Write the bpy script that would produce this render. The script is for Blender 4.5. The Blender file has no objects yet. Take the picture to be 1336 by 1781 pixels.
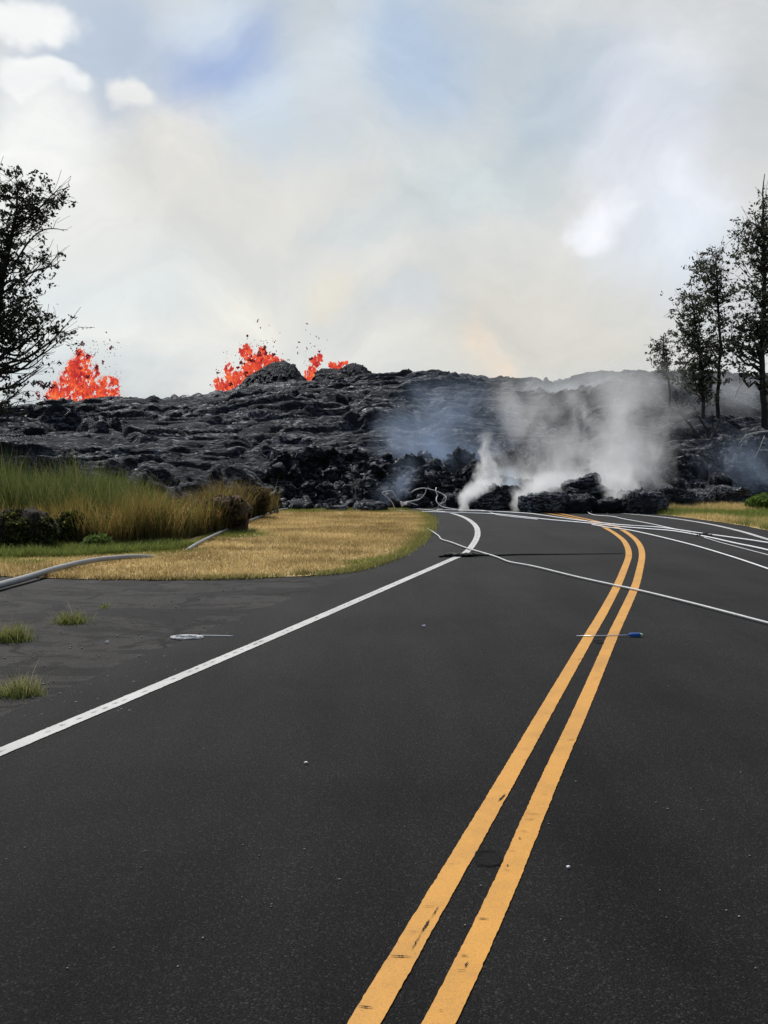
import bpy, bmesh, math, random
import numpy as np
from mathutils import Vector, Matrix, noise as mnoise
R = math.radians
random.seed(7); RNG = np.random.default_rng(11)
SC = bpy.context.scene
COL = SC.collection
# ------------------------------------------------------------------ camera model
H = 1.65; F = 1800.0; W0, H0 = 1336.0, 1781.0; HOR = 775.0
PITCH = math.atan((H0/2-HOR)/F)
CP, SP = math.cos(PITCH), math.sin(PITCH)
def ray(px, py):
    x = (px-W0/2)/F; u = (H0/2-py)/F
    return Vector((x, CP+u*SP, -SP+u*CP))
def gnd(px, py, z=0.0):
    d = ray(px, py); t = (z-H)/d.z
    return Vector((d.x*t, d.y*t, z))
def at(px, py, Y):
    d = ray(px, py); t = Y/d.y
    return Vector((d.x*t, Y, H+d.z*t))
cam_d = bpy.data.cameras.new('camera'); cam = bpy.data.objects.new('camera', cam_d); COL.objects.link(cam)
cam.location = (0, 0, H); cam.rotation_euler = (math.pi/2-PITCH, 0, 0)
cam_d.sensor_fit = 'HORIZONTAL'; cam_d.sensor_width = 36; cam_d.lens = F/W0*36
cam_d.clip_end = 5000; cam_d.clip_start = 0.1
SC.camera = cam
# ------------------------------------------------------------------ numpy noise
def _h(ix, iy, iz, seed):
    n = (ix.astype(np.int64)*374761393 + iy.astype(np.int64)*668265263 + iz.astype(np.int64)*2147483647 + seed*1274126177) & 0xffffffff
    n = ((n ^ (n >> 13))*1274126177) & 0xffffffff
    n = ((n ^ (n >> 16))*2246822519) & 0xffffffff
    n = (n ^ (n >> 15)) & 0xffffffff
    return n/4294967295.0
def vnoise(x, y, z=None, seed=0):
    if z is None: z = np.zeros_like(x)
    xi, yi, zi = np.floor(x), np.floor(y), np.floor(z)
    fx, fy, fz = x-xi, y-yi, z-zi
    fx = fx*fx*fx*(fx*(fx*6-15)+10); fy = fy*fy*fy*(fy*(fy*6-15)+10); fz = fz*fz*fz*(fz*(fz*6-15)+10)
    r = 0
    for a in (0, 1):
        for b in (0, 1):
            for c in (0, 1):
                w = (fx if a else 1-fx)*(fy if b else 1-fy)*(fz if c else 1-fz)
                r = r + w*_h(xi+a, yi+b, zi+c, seed)
    return r*2-1
def fbm(x, y, z=None, o=4, seed=0, g=0.5):
    r = 0; a = 1; t = 0
    for i in range(o):
        r = r + a*vnoise(x*2**i, y*2**i, None if z is None else z*2**i, seed+i*17); t += a; a *= g
    return r/t
def cells(x, y, seed):
    xi, yi = np.floor(x), np.floor(y)
    d1 = np.full(x.shape, 9.0); d2 = np.full(x.shape, 9.0)
    cx = np.zeros_like(x); cy = np.zeros_like(x); h1 = np.zeros_like(x); h2 = np.zeros_like(x); h3 = np.zeros_like(x)
    for a in (-1, 0, 1):
        for b in (-1, 0, 1):
            gx, gy = xi+a, yi+b; z0 = np.zeros_like(gx)
            px = gx+0.1+0.8*_h(gx, gy, z0, seed); py = gy+0.1+0.8*_h(gx, gy, z0+1, seed)
            d = np.hypot(px-x, py-y)
            near = d < d1
            d2 = np.where(near, d1, np.minimum(d2, d))
            d1 = np.where(near, d, d1)
            cx = np.where(near, x-px, cx); cy = np.where(near, y-py, cy)
            h1 = np.where(near, _h(gx, gy, z0+2, seed), h1)
            h2 = np.where(near, _h(gx, gy, z0+3, seed), h2)
            h3 = np.where(near, _h(gx, gy, z0+4, seed), h3)
    return d1, d2, cx, cy, h1, h2, h3
def sstep(a, b, x):
    t = np.clip((x-a)/(b-a), 0, 1); return t*t*(3-2*t)
# ------------------------------------------------------------------ object helpers
def tag(o, label=None, cat=None, group=None, kind=None):
    if label: o['label'] = label
    if cat: o['category'] = cat
    if group: o['group'] = group
    if kind: o['kind'] = kind
    return o
def empty(name, loc, label, cat, group=None):
    o = bpy.data.objects.new(name, None); COL.objects.link(o); o.location = loc; o.empty_display_size = 0.2
    return tag(o, label, cat, group)
def link(name, me, mat, parent=None, smooth=False):
    if mat is not None: me.materials.append(mat)
    if smooth: me.polygons.foreach_set('use_smooth', [True]*len(me.polygons))
    o = bpy.data.objects.new(name, me); COL.objects.link(o)
    if parent is not None:
        o.parent = parent; o.matrix_parent_inverse = Matrix.Translation(-parent.location)
    return o
def mesh(name, verts, faces, mat, parent=None, smooth=False, col=None, uv=None):
    """verts Nx3, faces: MxK array (all same size) or list"""
    me = bpy.data.meshes.new(name)
    if isinstance(faces, np.ndarray):
        V = np.asarray(verts, dtype=np.float32); n = len(V); m, k = faces.shape
        me.vertices.add(n); me.vertices.foreach_set('co', V.ravel())
        me.loops.add(m*k); me.loops.foreach_set('vertex_index', faces.astype(np.int32).ravel())
        me.polygons.add(m); me.polygons.foreach_set('loop_start', np.arange(0, m*k, k, dtype=np.int32))
        me.update(calc_edges=True); me.validate()
    else:
        me.from_pydata([tuple(v) for v in verts], [], faces); me.update()
    if col is not None:
        a = me.color_attributes.new('Col', 'FLOAT_COLOR', 'POINT')
        C = np.ones((len(me.vertices), 4), dtype=np.float32); C[:, :3] = col
        a.data.foreach_set('color', C.ravel())
    return link(name, me, mat, parent, smooth)
def smooth_path(pts, step=0.05):
    """Catmull-Rom through 3D points"""
    P = [Vector(p) for p in pts]; P = [P[0]*2-P[1]]+P+[P[-1]*2-P[-2]]
    out = []
    for i in range(1, len(P)-2):
        a, b, c, d = P[i-1:i+3]; n = max(2, int((c-b).length/step))
        for k in range(n):
            t = k/n
            out.append(0.5*((2*b)+(c-a)*t+(2*a-5*b+4*c-d)*t*t+(3*b-a-3*c+d)*t**3))
    out.append(P[-2]); return out
def tube_data(path, rad, n=8):
    V = []; Fc = []; up = Vector((0, 0, 1)); m = len(path)
    prev = None
    for i, p in enumerate(path):
        t = (path[min(i+1, m-1)]-path[max(i-1, 0)]).normalized()
        if prev is None:
            s = t.cross(up); s = s.normalized() if s.length > 1e-3 else Vector((1, 0, 0))
        else:
            s = prev-t*prev.dot(t); s = s.normalized() if s.length > 1e-4 else Vector((1, 0, 0))
        prev = s; b = t.cross(s)
        r = rad(i/(m-1)) if callable(rad) else rad
        for k in range(n):
            a = 2*math.pi*k/n; V.append(p+(s*math.cos(a)+b*math.sin(a))*r)
    for i in range(m-1):
        for k in range(n):
            Fc.append((i*n+k, i*n+(k+1) % n, (i+1)*n+(k+1) % n, (i+1)*n+k))
    Fc.append(tuple(range(n))[::-1]); Fc.append(tuple((m-1)*n+k for k in range(n)))
    return V, Fc
class MB:
    def __init__(s): s.V = []; s.F = []
    def add(s, V, Fc):
        o = len(s.V); s.V += list(V); s.F += [tuple(i+o for i in f) for f in Fc]; return s
    def tube(s, path, rad, n=6): return s.add(*tube_data(path, rad, n))
    def build(s, name, mat, parent=None, smooth=True): return mesh(name, s.V, s.F, mat, parent, smooth)
# ------------------------------------------------------------------ materials
def newmat(name):
    m = bpy.data.materials.new(name); m.use_nodes = True; nt = m.node_tree; nt.nodes.clear()
    return m, nt, nt.nodes, nt.links
def N(nt, typ, **kw):
    n = nt.nodes.new(typ)
    for k, v in kw.items():
        if k in n.inputs.keys(): n.inputs[k].default_value = v
        else: setattr(n, k, v)
    return n
def ramp(nt, fac, stops):
    r = nt.nodes.new('ShaderNodeValToRGB'); e = r.color_ramp.elements
    while len(e) < len(stops): e.new(0.5)
    for i, (p, c) in enumerate(stops):
        e[i].position = p; e[i].color = (*c, 1) if not isinstance(c, (int, float)) else (c, c, c, 1)
    nt.links.new(fac, r.inputs[0]); return r.outputs[0]
def pbr(nt, col, rough=0.8, spec=0.5, bump=None, bstr=0.5, bdist=0.01):
    b = nt.nodes.new('ShaderNodeBsdfPrincipled'); o = nt.nodes.new('ShaderNodeOutputMaterial')
    if hasattr(col, 'is_linked') or hasattr(col, 'links'): nt.links.new(col, b.inputs['Base Color'])
    else: b.inputs['Base Color'].default_value = (*col, 1)
    if hasattr(rough, 'links'): nt.links.new(rough, b.inputs['Roughness'])
    else: b.inputs['Roughness'].default_value = rough
    b.inputs['Specular IOR Level'].default_value = spec
    if bump is not None:
        n = N(nt, 'ShaderNodeBump', Strength=bstr, Distance=bdist)
        nt.links.new(bump, n.inputs['Height']); nt.links.new(n.outputs[0], b.inputs['Normal'])
    nt.links.new(b.outputs[0], o.inputs[0]); return b
def matte(nt, col, rough, g0, g1, bump, bstr, bdist):
    d_ = nt.nodes.new('ShaderNodeBsdfDiffuse'); g_ = nt.nodes.new('ShaderNodeBsdfGlossy'); m_ = nt.nodes.new('ShaderNodeMixShader'); o_ = nt.nodes.new('ShaderNodeOutputMaterial')
    L_ = nt.links; L_.new(col, d_.inputs[0]); d_.inputs[1].default_value = .5
    if hasattr(rough, 'links'): L_.new(rough, g_.inputs['Roughness'])
    else: g_.inputs['Roughness'].default_value = rough
    g_.inputs[0].default_value = (.88, .93, 1, 1) if g0 > 0 else (.97, .98, 1, 1)
    n_ = N(nt, 'ShaderNodeBump', Strength=bstr, Distance=bdist); L_.new(bump, n_.inputs['Height']); L_.new(n_.outputs[0], d_.inputs['Normal']); L_.new(n_.outputs[0], g_.inputs['Normal'])
    lw = nt.nodes.new('ShaderNodeLayerWeight'); lw.inputs[0].default_value = .35
    fc_ = lw.outputs['Facing'] if g0 > 0 else math_(nt, 'POWER', lw.outputs['Facing'], 3.5)
    f_ = math_(nt, 'MULTIPLY_ADD', fc_, g1-g0 if not hasattr(g1, 'links') else g1, g0)
    L_.new(f_, m_.inputs[0]); L_.new(d_.outputs[0], m_.inputs[1]); L_.new(g_.outputs[0], m_.inputs[2]); L_.new(m_.outputs[0], o_.inputs[0])
def noiset(nt, vec, scale, detail=4, rough=0.55, dist=0.0):
    n = N(nt, 'ShaderNodeTexNoise'); n.inputs['Scale'].default_value = scale; n.inputs['Detail'].default_value = detail
    n.inputs['Roughness'].default_value = rough; n.inputs['Distortion'].default_value = dist
    nt.links.new(vec, n.inputs['Vector']); return n.outputs['Fac']
def mapping(nt, vec, scale=(1, 1, 1), rot=(0, 0, 0), loc=(0, 0, 0)):
    m = N(nt, 'ShaderNodeMapping'); m.inputs['Scale'].default_value = scale; m.inputs['Rotation'].default_value = rot
    m.inputs['Location'].default_value = loc; nt.links.new(vec, m.inputs['Vector']); return m.outputs[0]
def math_(nt, op, a, b=None, c=None, clamp=False):
    m = nt.nodes.new('ShaderNodeMath'); m.operation = op; m.use_clamp = clamp
    for i, v in enumerate((a, b, c)):
        if v is None: continue
        if hasattr(v, 'links'): nt.links.new(v, m.inputs[i])
        else: m.inputs[i].default_value = v
    return m.outputs[0]
def mixc(nt, fac, a, b, mode='MIX'):
    m = nt.nodes.new('ShaderNodeMix'); m.data_type = 'RGBA'; m.blend_type = mode
    for i, v in ((0, fac), (6, a), (7, b)):
        if hasattr(v, 'links'): nt.links.new(v, m.inputs[i])
        elif isinstance(v, (int, float)): m.inputs[i].default_value = v
        else: m.inputs[i].default_value = (*v, 1)
    return m.outputs[2]
def objco(nt): return N(nt, 'ShaderNodeNewGeometry').outputs['Position']

def mat_asphalt(name, base, old=False):
    m, nt, _, _ = newmat(name); P = objco(nt)
    fine = noiset(nt, P, 170, 2, 0.6); mid = noiset(nt, P, 45, 3, 0.6)
    v = N(nt, 'ShaderNodeTexVoronoi'); v.inputs['Scale'].default_value = 135; nt.links.new(P, v.inputs['Vector'])
    stone = v.outputs['Distance']; sc = v.outputs['Color']
    big = noiset(nt, P, 0.45, 5, 0.6); strk = noiset(nt, mapping(nt, P, (1.6, .22, 1), (0, 0, R(18))), 1.0, 5, 0.6)
    c0 = ramp(nt, fine, [(0.3, tuple(x*0.55 for x in base)), (0.5, base), (0.72, tuple(x*2.1 for x in base))])
    sepn = N(nt, 'ShaderNodeSeparateColor'); nt.links.new(sc, sepn.inputs[0])
    speck = ramp(nt, sepn.outputs[0], [(0.0, 0.78), (0.6, 1.0), (0.9, 1.3), (0.965, 2.2)])
    c1 = mixc(nt, 1.0, c0, speck, 'MULTIPLY')
    lo = ramp(nt, big, [(0.3, 0.68), (0.5, 1.0), (0.7, 1.25)])
    c2 = mixc(nt, 1.0, c1, lo, 'MULTIPLY')
    c2 = mixc(nt, 1.0, c2, ramp(nt, strk, [(0.34, 0.74), (0.5, 1.0), (0.66, 1.2)]), 'MULTIPLY')
    if old:
        w = noiset(nt, mapping(nt, P, (0.55, 1.5, 1), (0, 0, R(8))), 0.85, 6, 0.62, 0.8)
        patch = ramp(nt, w, [(0.46, 0.0), (0.485, 1.0), (0.58, 1.0), (0.60, 0.0)])
        c2 = mixc(nt, patch, c2, mixc(nt, 1.0, c2, (2.3, 2.25, 2.15), 'MULTIPLY'))
        w2 = noiset(nt, P, 3.0, 6, 0.7, 1.0)
        dirt = ramp(nt, w2, [(0.53, 0.0), (0.60, 0.85)])
        c2 = mixc(nt, dirt, c2, (0.007, 0.006, 0.005))
        cr = N(nt, 'ShaderNodeTexVoronoi'); cr.feature = 'DISTANCE_TO_EDGE'; cr.inputs['Scale'].default_value = 0.55
        wv = N(nt, 'ShaderNodeVectorMath'); wv.operation = 'ADD'
        nn = N(nt, 'ShaderNodeTexNoise'); nn.inputs['Scale'].default_value = 2.2; nn.inputs['Detail'].default_value = 5; nt.links.new(P, nn.inputs['Vector'])
        s_ = N(nt, 'ShaderNodeVectorMath'); s_.operation = 'SCALE'; s_.inputs[3].default_value = 0.55; nt.links.new(nn.outputs['Color'], s_.inputs[0])
        nt.links.new(P, wv.inputs[0]); nt.links.new(s_.outputs[0], wv.inputs[1]); nt.links.new(wv.outputs[0], cr.inputs['Vector'])
        ck = ramp(nt, cr.outputs['Distance'], [(0.0, 1.0), (0.012, 0.9), (0.022, 0.0)])
        ck = math_(nt, 'MULTIPLY', ck, ramp(nt, noiset(nt, P, 0.9, 2), [(0.48, 0.0), (0.56, 1.0)]))
        c2 = mixc(nt, ck, c2, (0.008, 0.007, 0.006))
    hgt = math_(nt, 'ADD', math_(nt, 'MULTIPLY', stone, -0.9), math_(nt, 'MULTIPLY', mid, 0.8))
    matte(nt, c2, .6, .0, .060, hgt, .6, 0.0035)
    return m
def mat_paint(name, colr, dark, wear=0.55):
    m, nt, _, _ = newmat(name); P = objco(nt)
    n1 = noiset(nt, P, 6, 5, 0.6); n2 = noiset(nt, P, 130, 3, 0.7); n3 = noiset(nt, mapping(nt, P, (1, .35, 1), (0, 0, R(-18))), 28, 5, 0.75)
    c = mixc(nt, n1, tuple(x*0.86 for x in colr), tuple(min(1, x*1.08) for x in colr))
    c = mixc(nt, 1.0, c, ramp(nt, n2, [(0.3, 0.72), (0.5, 1.0)]), 'MULTIPLY')
    c = mixc(nt, 1.0, c, ramp(nt, noiset(nt, P, 1.7, 6, .7), [(0.35, 0.80), (0.55, 1.0)]), 'MULTIPLY')
    ch = ramp(nt, n3, [(wear+0.12, 0.0), (wear+0.16, 0.75)])
    c = mixc(nt, ch, c, dark)
    pbr(nt, c, 0.6, 0.4, n2, 0.5, 0.003); return m
def mat_lava(name, k=1.0, sc=1.0):
    m, nt, _, _ = newmat(name); P = objco(nt)
    a = noiset(nt, mapping(nt, P, (0.5, 1, 1)), 0.5*sc, 5, 0.6, 0.6); b = noiset(nt, P, 5*sc, 6, 0.7)
    rope = noiset(nt, mapping(nt, P, (1.0, 3.6, 3.6)), 2.6*sc, 6, 0.7, 0.8)
    c = ramp(nt, b, [(0.3, tuple(x*k for x in (.003, .0032, .0038))), (0.52, tuple(x*k for x in (.007, .0075, .009))), (0.75, tuple(x*k for x in (.020, .021, .024)))])
    c = mixc(nt, ramp(nt, a, [(0.56, 0.0), (0.66, 0.75)]), c, tuple(x*k for x in (.022, .024, .028)))
    silv = math_(nt, 'MULTIPLY', ramp(nt, rope, [(0.50, 0.0), (0.62, 1.0)]), ramp(nt, noiset(nt, mapping(nt, P, (.5, 1, 1)), 0.8*sc, 5, .65), [(0.42, 0.0), (0.56, 1.0)]))
    c = mixc(nt, silv, c, tuple(x*k for x in (.16, .165, .178)))
    c = mixc(nt, ramp(nt, noiset(nt, P, 0.23*sc, 3), [(0.62, 0.0), (0.74, 0.45)]), c, tuple(x*k for x in (.018, .013, .011)))
    hgt = math_(nt, 'ADD', rope, math_(nt, 'MULTIPLY', noiset(nt, mapping(nt, P, (.5, 1, 1)), 18*sc, 4, 0.65), 0.22))
    matte(nt, c, .42, .008, math_(nt, 'MULTIPLY_ADD', silv, .14, .035), hgt, 1.0, 0.18/sc); return m
def mat_simple(name, c1, c2, scale=8, rough=0.7, bump=0.3, spec=0.3, metal=0.0, dist=0.01):
    m, nt, _, _ = newmat(name); P = objco(nt); n = noiset(nt, P, scale, 5, 0.65)
    b = pbr(nt, ramp(nt, n, [(0.3, c1), (0.7, c2)]), rough, spec, n, bump, dist); b.inputs['Metallic'].default_value = metal
    return m
def mat_plant(name, transl=0.25, rough=0.6):
    m, nt, _, lk = newmat(name)
    a = N(nt, 'ShaderNodeVertexColor'); a.layer_name = 'Col'
    b = pbr(nt, a.outputs[0], rough, 0.25)
    t = nt.nodes.new('ShaderNodeBsdfTranslucent'); lk.new(a.outputs[0], t.inputs[0])
    mx = nt.nodes.new('ShaderNodeMixShader'); mx.inputs[0].default_value = transl
    out = [n for n in nt.nodes if n.type == 'OUTPUT_MATERIAL'][0]
    lk.new(b.outputs[0], mx.inputs[1]); lk.new(t.outputs[0], mx.inputs[2]); lk.new(mx.outputs[0], out.inputs[0]); return m
M = {}
M['road'] = mat_asphalt('asphalt', (.0175, .0170, .0168))
M['apron'] = mat_asphalt('old_asphalt', (.0150, .0142, .0137), True)
M['yellow'] = mat_paint('yellow_paint', (.58, .272, .030), (.16, .08, .03), 0.73)
M['white'] = mat_paint('white_paint', (.50, .50, .485), (.12, .12, .12), 0.56)
M['crack'] = mat_simple('crack_dirt', (.010, .008, .006), (.03, .02, .012), 60, 0.9)
M['scar'] = mat_simple('scar_tar', (.004, .004, .004), (.013, .013, .013), 40, 0.9, 0.6, .1)
M['lava'] = mat_lava('basalt', 1.25)
M['block'] = mat_lava('block_basalt', 2.6, 2.0)
M['rubble'] = mat_lava('rubble_basalt', 1.0, 3.0)
M['cone'] = mat_lava('cone_basalt', 0.18, 1.4)
M['plant'] = mat_plant('plant_leaves', .5); M['leaf'] = mat_plant('tree_leaves', 0.3, 0.5)
M['bark'] = mat_simple('bark', (.012, .010, .009), (.045, .040, .034), 12, 0.9, 0.6)
M['pale'] = mat_simple('bleached_wood', (.30, .29, .27), (.50, .49, .46), 9, 0.8, 0.4)
M['soil'] = mat_simple('soil', (.020, .016, .011), (.06, .046, .028), 3, 0.95, 0.6, dist=0.03)
M['thatch'] = mat_simple('dry_turf', (.38, .28, .12), (.58, .44, .22), 3.5, 0.95, 0.6, dist=0.02)
M['pipe'] = mat_simple('pipe_plastic', (.20, .20, .20), (.33, .33, .32), 5, 0.45, 0.1, 0.5)
M['cable'] = mat_simple('weathered_cable', (.42, .42, .41), (.62, .62, .60), 9, 0.45, 0.1, 0.5)
M['wcable'] = mat_simple('white_cable', (.72, .72, .72), (.85, .85, .85), 7, 0.4, 0.1, 0.5)
M['black'] = mat_simple('black_rubber', (.006, .006, .006), (.016, .016, .016), 30, 0.7, 0.4)
M['blue'] = mat_simple('blue_plastic', (.015, .10, .40), (.03, .16, .52), 20, 0.35, 0.1, 0.5)
M['steel'] = mat_simple('bright_rod', (.55, .55, .56), (.72, .72, .73), 20, 0.3, 0.1, 0.5, 0.6)
M['rock2'] = mat_simple('brown_rock', (.022, .015, .009), (.13, .085, .05), 5, .95, .9, dist=.08)
M['rock'] = mat_simple('mossy_rock', (.007, .006, .005), (.035, .025, .017), 6, 0.95, 0.9, dist=0.08)

# ------------------------------------------------------------------ setting: ground sheets
def polysheet(name, pts, z, mat, parent=None, kind=None, jag=0.0, step=0.12, seed=1):
    """closed outline on the ground -> triangulated sheet with a slightly ragged edge"""
    P = []
    for i in range(len(pts)):
        a = Vector(pts[i]); b = Vector(pts[(i+1) % len(pts)]); n = max(1, min(600, int((b-a).length/step)))
        for k in range(n): P.append(a.lerp(b, k/n))
    out = []
    for p in P:
        q = Vector((p.x*2.3+seed, p.y*2.3, 0)); q2 = Vector((p.x*9+seed, p.y*9, 4))
        out.append(Vector((p.x+jag*(mnoise.noise(q)+.5*mnoise.noise(q2)), p.y+jag*(mnoise.noise(q+Vector((9, 9, 9)))+.5*mnoise.noise(q2+Vector((5, 5, 5)))), z)))
    bm = bmesh.new(); vs = [bm.verts.new(p) for p in out]; f = bm.faces.new(vs)
    bmesh.ops.triangulate(bm, faces=[f]); me = bpy.data.meshes.new(name)
    bmesh.ops.recalc_face_normals(bm, faces=bm.faces)
    bm.normal_update()
    if sum(f.normal.z for f in bm.faces) < 0: bmesh.ops.reverse_faces(bm, faces=bm.faces)
    bm.to_mesh(me); bm.free()
    o = link(name, me, mat, parent)
    if kind: o['kind'] = kind
    return o
S = 1500
g = mesh('ground', [(-S, -S, -.03), (S, -S, -.03), (S, S, -.03), (-S, S, -.03)], [(0, 1, 2, 3)], M['soil']); g['kind'] = 'structure'
verge_px = [(-700, 1002), (0, 1003), (150, 1007), (300, 1008), (420, 1006), (530, 1002), (600, 996), (650, 984), (700, 964), (735, 940), (751, 915), (749, 902), (735, 894), (712, 890)]
VG = [gnd(*p) for p in verge_px]
verge_poly = [Vector((-24, VG[0].y, 0))]+VG[1:]+[Vector((VG[-1].x-.2, 27.5, 0)), Vector((-24, 27.5, 0))]
rv = [gnd(*p) for p in [(1145, 895), (1190, 900), (1235, 906), (1290, 914), (1336, 923), (1420, 940), (1700, 1010)]]
rverge_poly = rv+[Vector((14, 15, 0)), Vector((22, 15, 0)), Vector((22, 31, 0)), Vector((7.0, 29.0, 0))]
# the road sheet lies under the verges' edges, apron under the road
apron = polysheet('old_asphalt_apron', [(-24, -6, 0), (-.5, -6, 0), (1.4, 27, 0), (-24, 27, 0)], -0.005, M['apron'], kind='structure')
edge_px = [(-500, 1480), (-150, 1312), (60, 1222), (230, 1150), (400, 1080), (560, 1022), (640, 990)]
rl = [gnd(*p) for p in edge_px]
road_poly = [Vector((-3.4, -6, 0))]+rl+[Vector((-1.0, 14.5, 0)), Vector((-1.5, 20, 0)), Vector((-4.5, 31, 0)), Vector((8, 31, 0)), Vector((13, 24, 0)), Vector((16, -6, 0))]
road = polysheet('road', road_poly, 0.0, M['road'], kind='structure', jag=.05)
vsheet = polysheet('grass_verge_soil', verge_poly, 0.0055, M['thatch'], kind='structure', jag=.09, seed=5)
rsheet = polysheet('roadside_soil', rverge_poly, 0.006, M['thatch'], kind='structure', jag=.05, seed=8)

def ribbon(name, pxs, w, z, mat, jag=0.003):
    P2 = smooth_path([Vector((a, b, 0)) for a, b in pxs], 6)
    G = [gnd(p.x, p.y) for p in P2]
    # resample
    out = [G[0]]
    for a, b in zip(G, G[1:]):
        n = max(1, int((b-a).length/0.012))
        for k in range(1, n+1): out.append(a.lerp(b, k/n))
    V = []; Fc = []
    for i, p in enumerate(out):
        t = (out[min(i+6, len(out)-1)]-out[max(i-6, 0)]); t.z = 0; t.normalize(); s = Vector((-t.y, t.x, 0))
        j1 = jag*(mnoise.noise(p*40)+mnoise.noise(p*9)*.8); j2 = jag*(mnoise.noise(p*40+Vector((7, 3, 1)))+mnoise.noise(p*9+Vector((3, 3, 3)))*.8)
        a = p+s*(w/2+j1); b = p-s*(w/2+j2); V += [(a.x, a.y, z), (b.x, b.y, z)]
    for i in range(len(out)-1): Fc.append((2*i, 2*i+1, 2*i+3, 2*i+2))
    return mesh(name, V, Fc, mat, road), [p for p in out if p.y > 2.2]
yl_px = [(300, 2360), (460, 2080), (634, 1781), (757, 1570), (868, 1380), (951, 1235), (1024, 1108.5), (1047, 1069.5), (1072, 1023), (1086, 990), (1094, 965), (1088, 945), (1075, 932), (1054, 919), (1026, 908), (985, 899), (945, 892), (900, 886)]
yr_px = [(505, 2360), (609, 2080), (764, 1781), (865, 1570), (946, 1380), (1011, 1235), (1065, 1108.5), (1083, 1069.5), (1104, 1023), (1113, 990), (1117, 965), (1112, 947), (1098, 932), (1074, 918), (1041, 908), (1003, 899.5), (965, 892), (920, 886)]
wl_px = [(-3600, 2846), (-1500, 1949), (-500, 1522), (-150, 1373), (0, 1309), (250, 1204), (500, 1097.5), (690, 1015), (780, 975.7), (809.6, 962), (827.5, 940), (831, 925), (826, 913), (809.6, 901), (785.6, 893), (756, 888), (725, 885)]
wr_px = [(1080, 893), (1121.6, 896.5), (1175.5, 902.5), (1235, 912), (1289, 924.4), (1336, 938.4), (1420, 962), (1520, 993), (1800, 1090)]
yl, YL = ribbon('centre_line', yl_px, .092, .005, M['yellow'])
yr, YR = ribbon('centre_line', yr_px, .092, .005, M['yellow'])
wl, WL = ribbon('edge_line', wl_px, .105, .005, M['white'], .004)
wr, WR = ribbon('edge_line', wr_px, .105, .005, M['white'], .004)
def sliver(mb, a, b, w, z, n=14, amp=.0015):
    w = w*1.1
    a = Vector(a); b = Vector(b); t = (b-a).normalized(); s = Vector((-t.y, t.x, 0)); V = []; Fc = []
    for i in range(n+1):
        u = i/n; p = a.lerp(b, u)+s*amp*random.uniform(-1, 1); h = w*math.sin(math.pi*min(max(u, .03), .97))*random.uniform(.5, 1.3)
        V += [(p.x+s.x*h, p.y+s.y*h, z), (p.x-s.x*h, p.y-s.y*h, z)]
    for i in range(n): Fc.append((2*i, 2*i+1, 2*i+3, 2*i+2))
    mb.add(V, Fc)
# cracks seen in the yellow paint (photo pixels), each clipped to its line
cl = MB()
for a, b, w in [((677, 1666), (716, 1668), .0035), ((622, 1754), (650, 1757), .003), ((715, 1658), (733, 1625), .0015), ((733, 1625), (748, 1602), .004), ((748, 1602), (764, 1578), .0018),
                ((735, 1580), (757, 1580), .0012), ((712, 1623), (726, 1624), .001), ((866, 1397), (880, 1383), .004), ((775, 1506), (792, 1506), .001), ((962, 1228), (984, 1224), .002), ((1005, 1150), (1012, 1146), .002), ((1088, 968), (1100, 967), .01), ((905, 1326), (930, 1320), .0015)]:
    sliver(cl, gnd(*a), gnd(*b), w, .009)
mesh('paint_crack', cl.V, cl.F, M['crack'], yl)
cl = MB()
for a, b, w in [((910, 1417), (942, 1419), .0015), ((912, 1428), (931, 1428), .0018), ((905, 1448), (918, 1449), .0015), ((830, 1601), (852, 1602), .003), ((801, 1666), (815, 1666), .0022), ((808, 1686), (814, 1677), .003), ((795, 1692), (811, 1691), .0014),
                ((943, 1384), (953, 1384), .0015), ((884, 1483), (898, 1483), .0012), ((875, 1516), (888, 1517), .0015), ((762, 1761), (770, 1762), .0014), ((985, 1290), (1003, 1288), .0018), ((1030, 1182), (1045, 1180), .002), ((1076, 1085), (1090, 1084), .003), ((903, 1462), (905, 1460), .004), ((882, 1510), (884, 1507), .003)]:
    sliver(cl, gnd(*a), gnd(*b), w, .009)
mesh('paint_crack', cl.V, cl.F, M['crack'], yr)
# worn wheel-scrub marks along the white line
cl = MB()
for i in range(60, len(WL)-60, 9):
    if random.random() < .62:
        p = WL[i]; t = (WL[i+5]-WL[i-5]).normalized(); s = Vector((-t.y, t.x, 0)); o = s*(.012*mnoise.noise(p*1.5)+random.uniform(-.008, .008))
        sliver(cl, p+o-t*random.uniform(.01, .05)+s*.006, p+o+t*random.uniform(.01, .05)-s*.006, random.uniform(.0015, .005), .009, 6, .0015)
mesh('paint_wear', cl.V, cl.F, M['scar'], wl)
def scar(px, py, w, d):
    c = gnd(px, py); V = []; Fc = []; n = 40; rings = [(0, -.004), (.62, -.0045), (.84, -.004), (.93, .001), (1.0, .0), (1.1, -.0055)]
    for r, z in rings:
        for k in range(n):
            a = 2*math.pi*k/n; ca, sa = math.cos(a), math.sin(a)
            q = 1/max(abs(ca), abs(sa))*.55+.45
            j = 1+.08*mnoise.noise(Vector((ca*2+px, sa*2, r*2)))
            V.append((c.x+ca*q*w/2*r*j, c.y+sa*q*d/2*r*j, z+.0065))
    for i in range(len(rings)-1):
        for k in range(n): Fc.append((i*n+k, i*n+(k+1) % n, (i+1)*n+(k+1) % n, (i+1)*n+k))
    return mesh('marker_scar', V, Fc, M['scar'], road, True)
scar(848, 1494, .098, .15); scar(1041, 1117, .075, .12)

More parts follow.
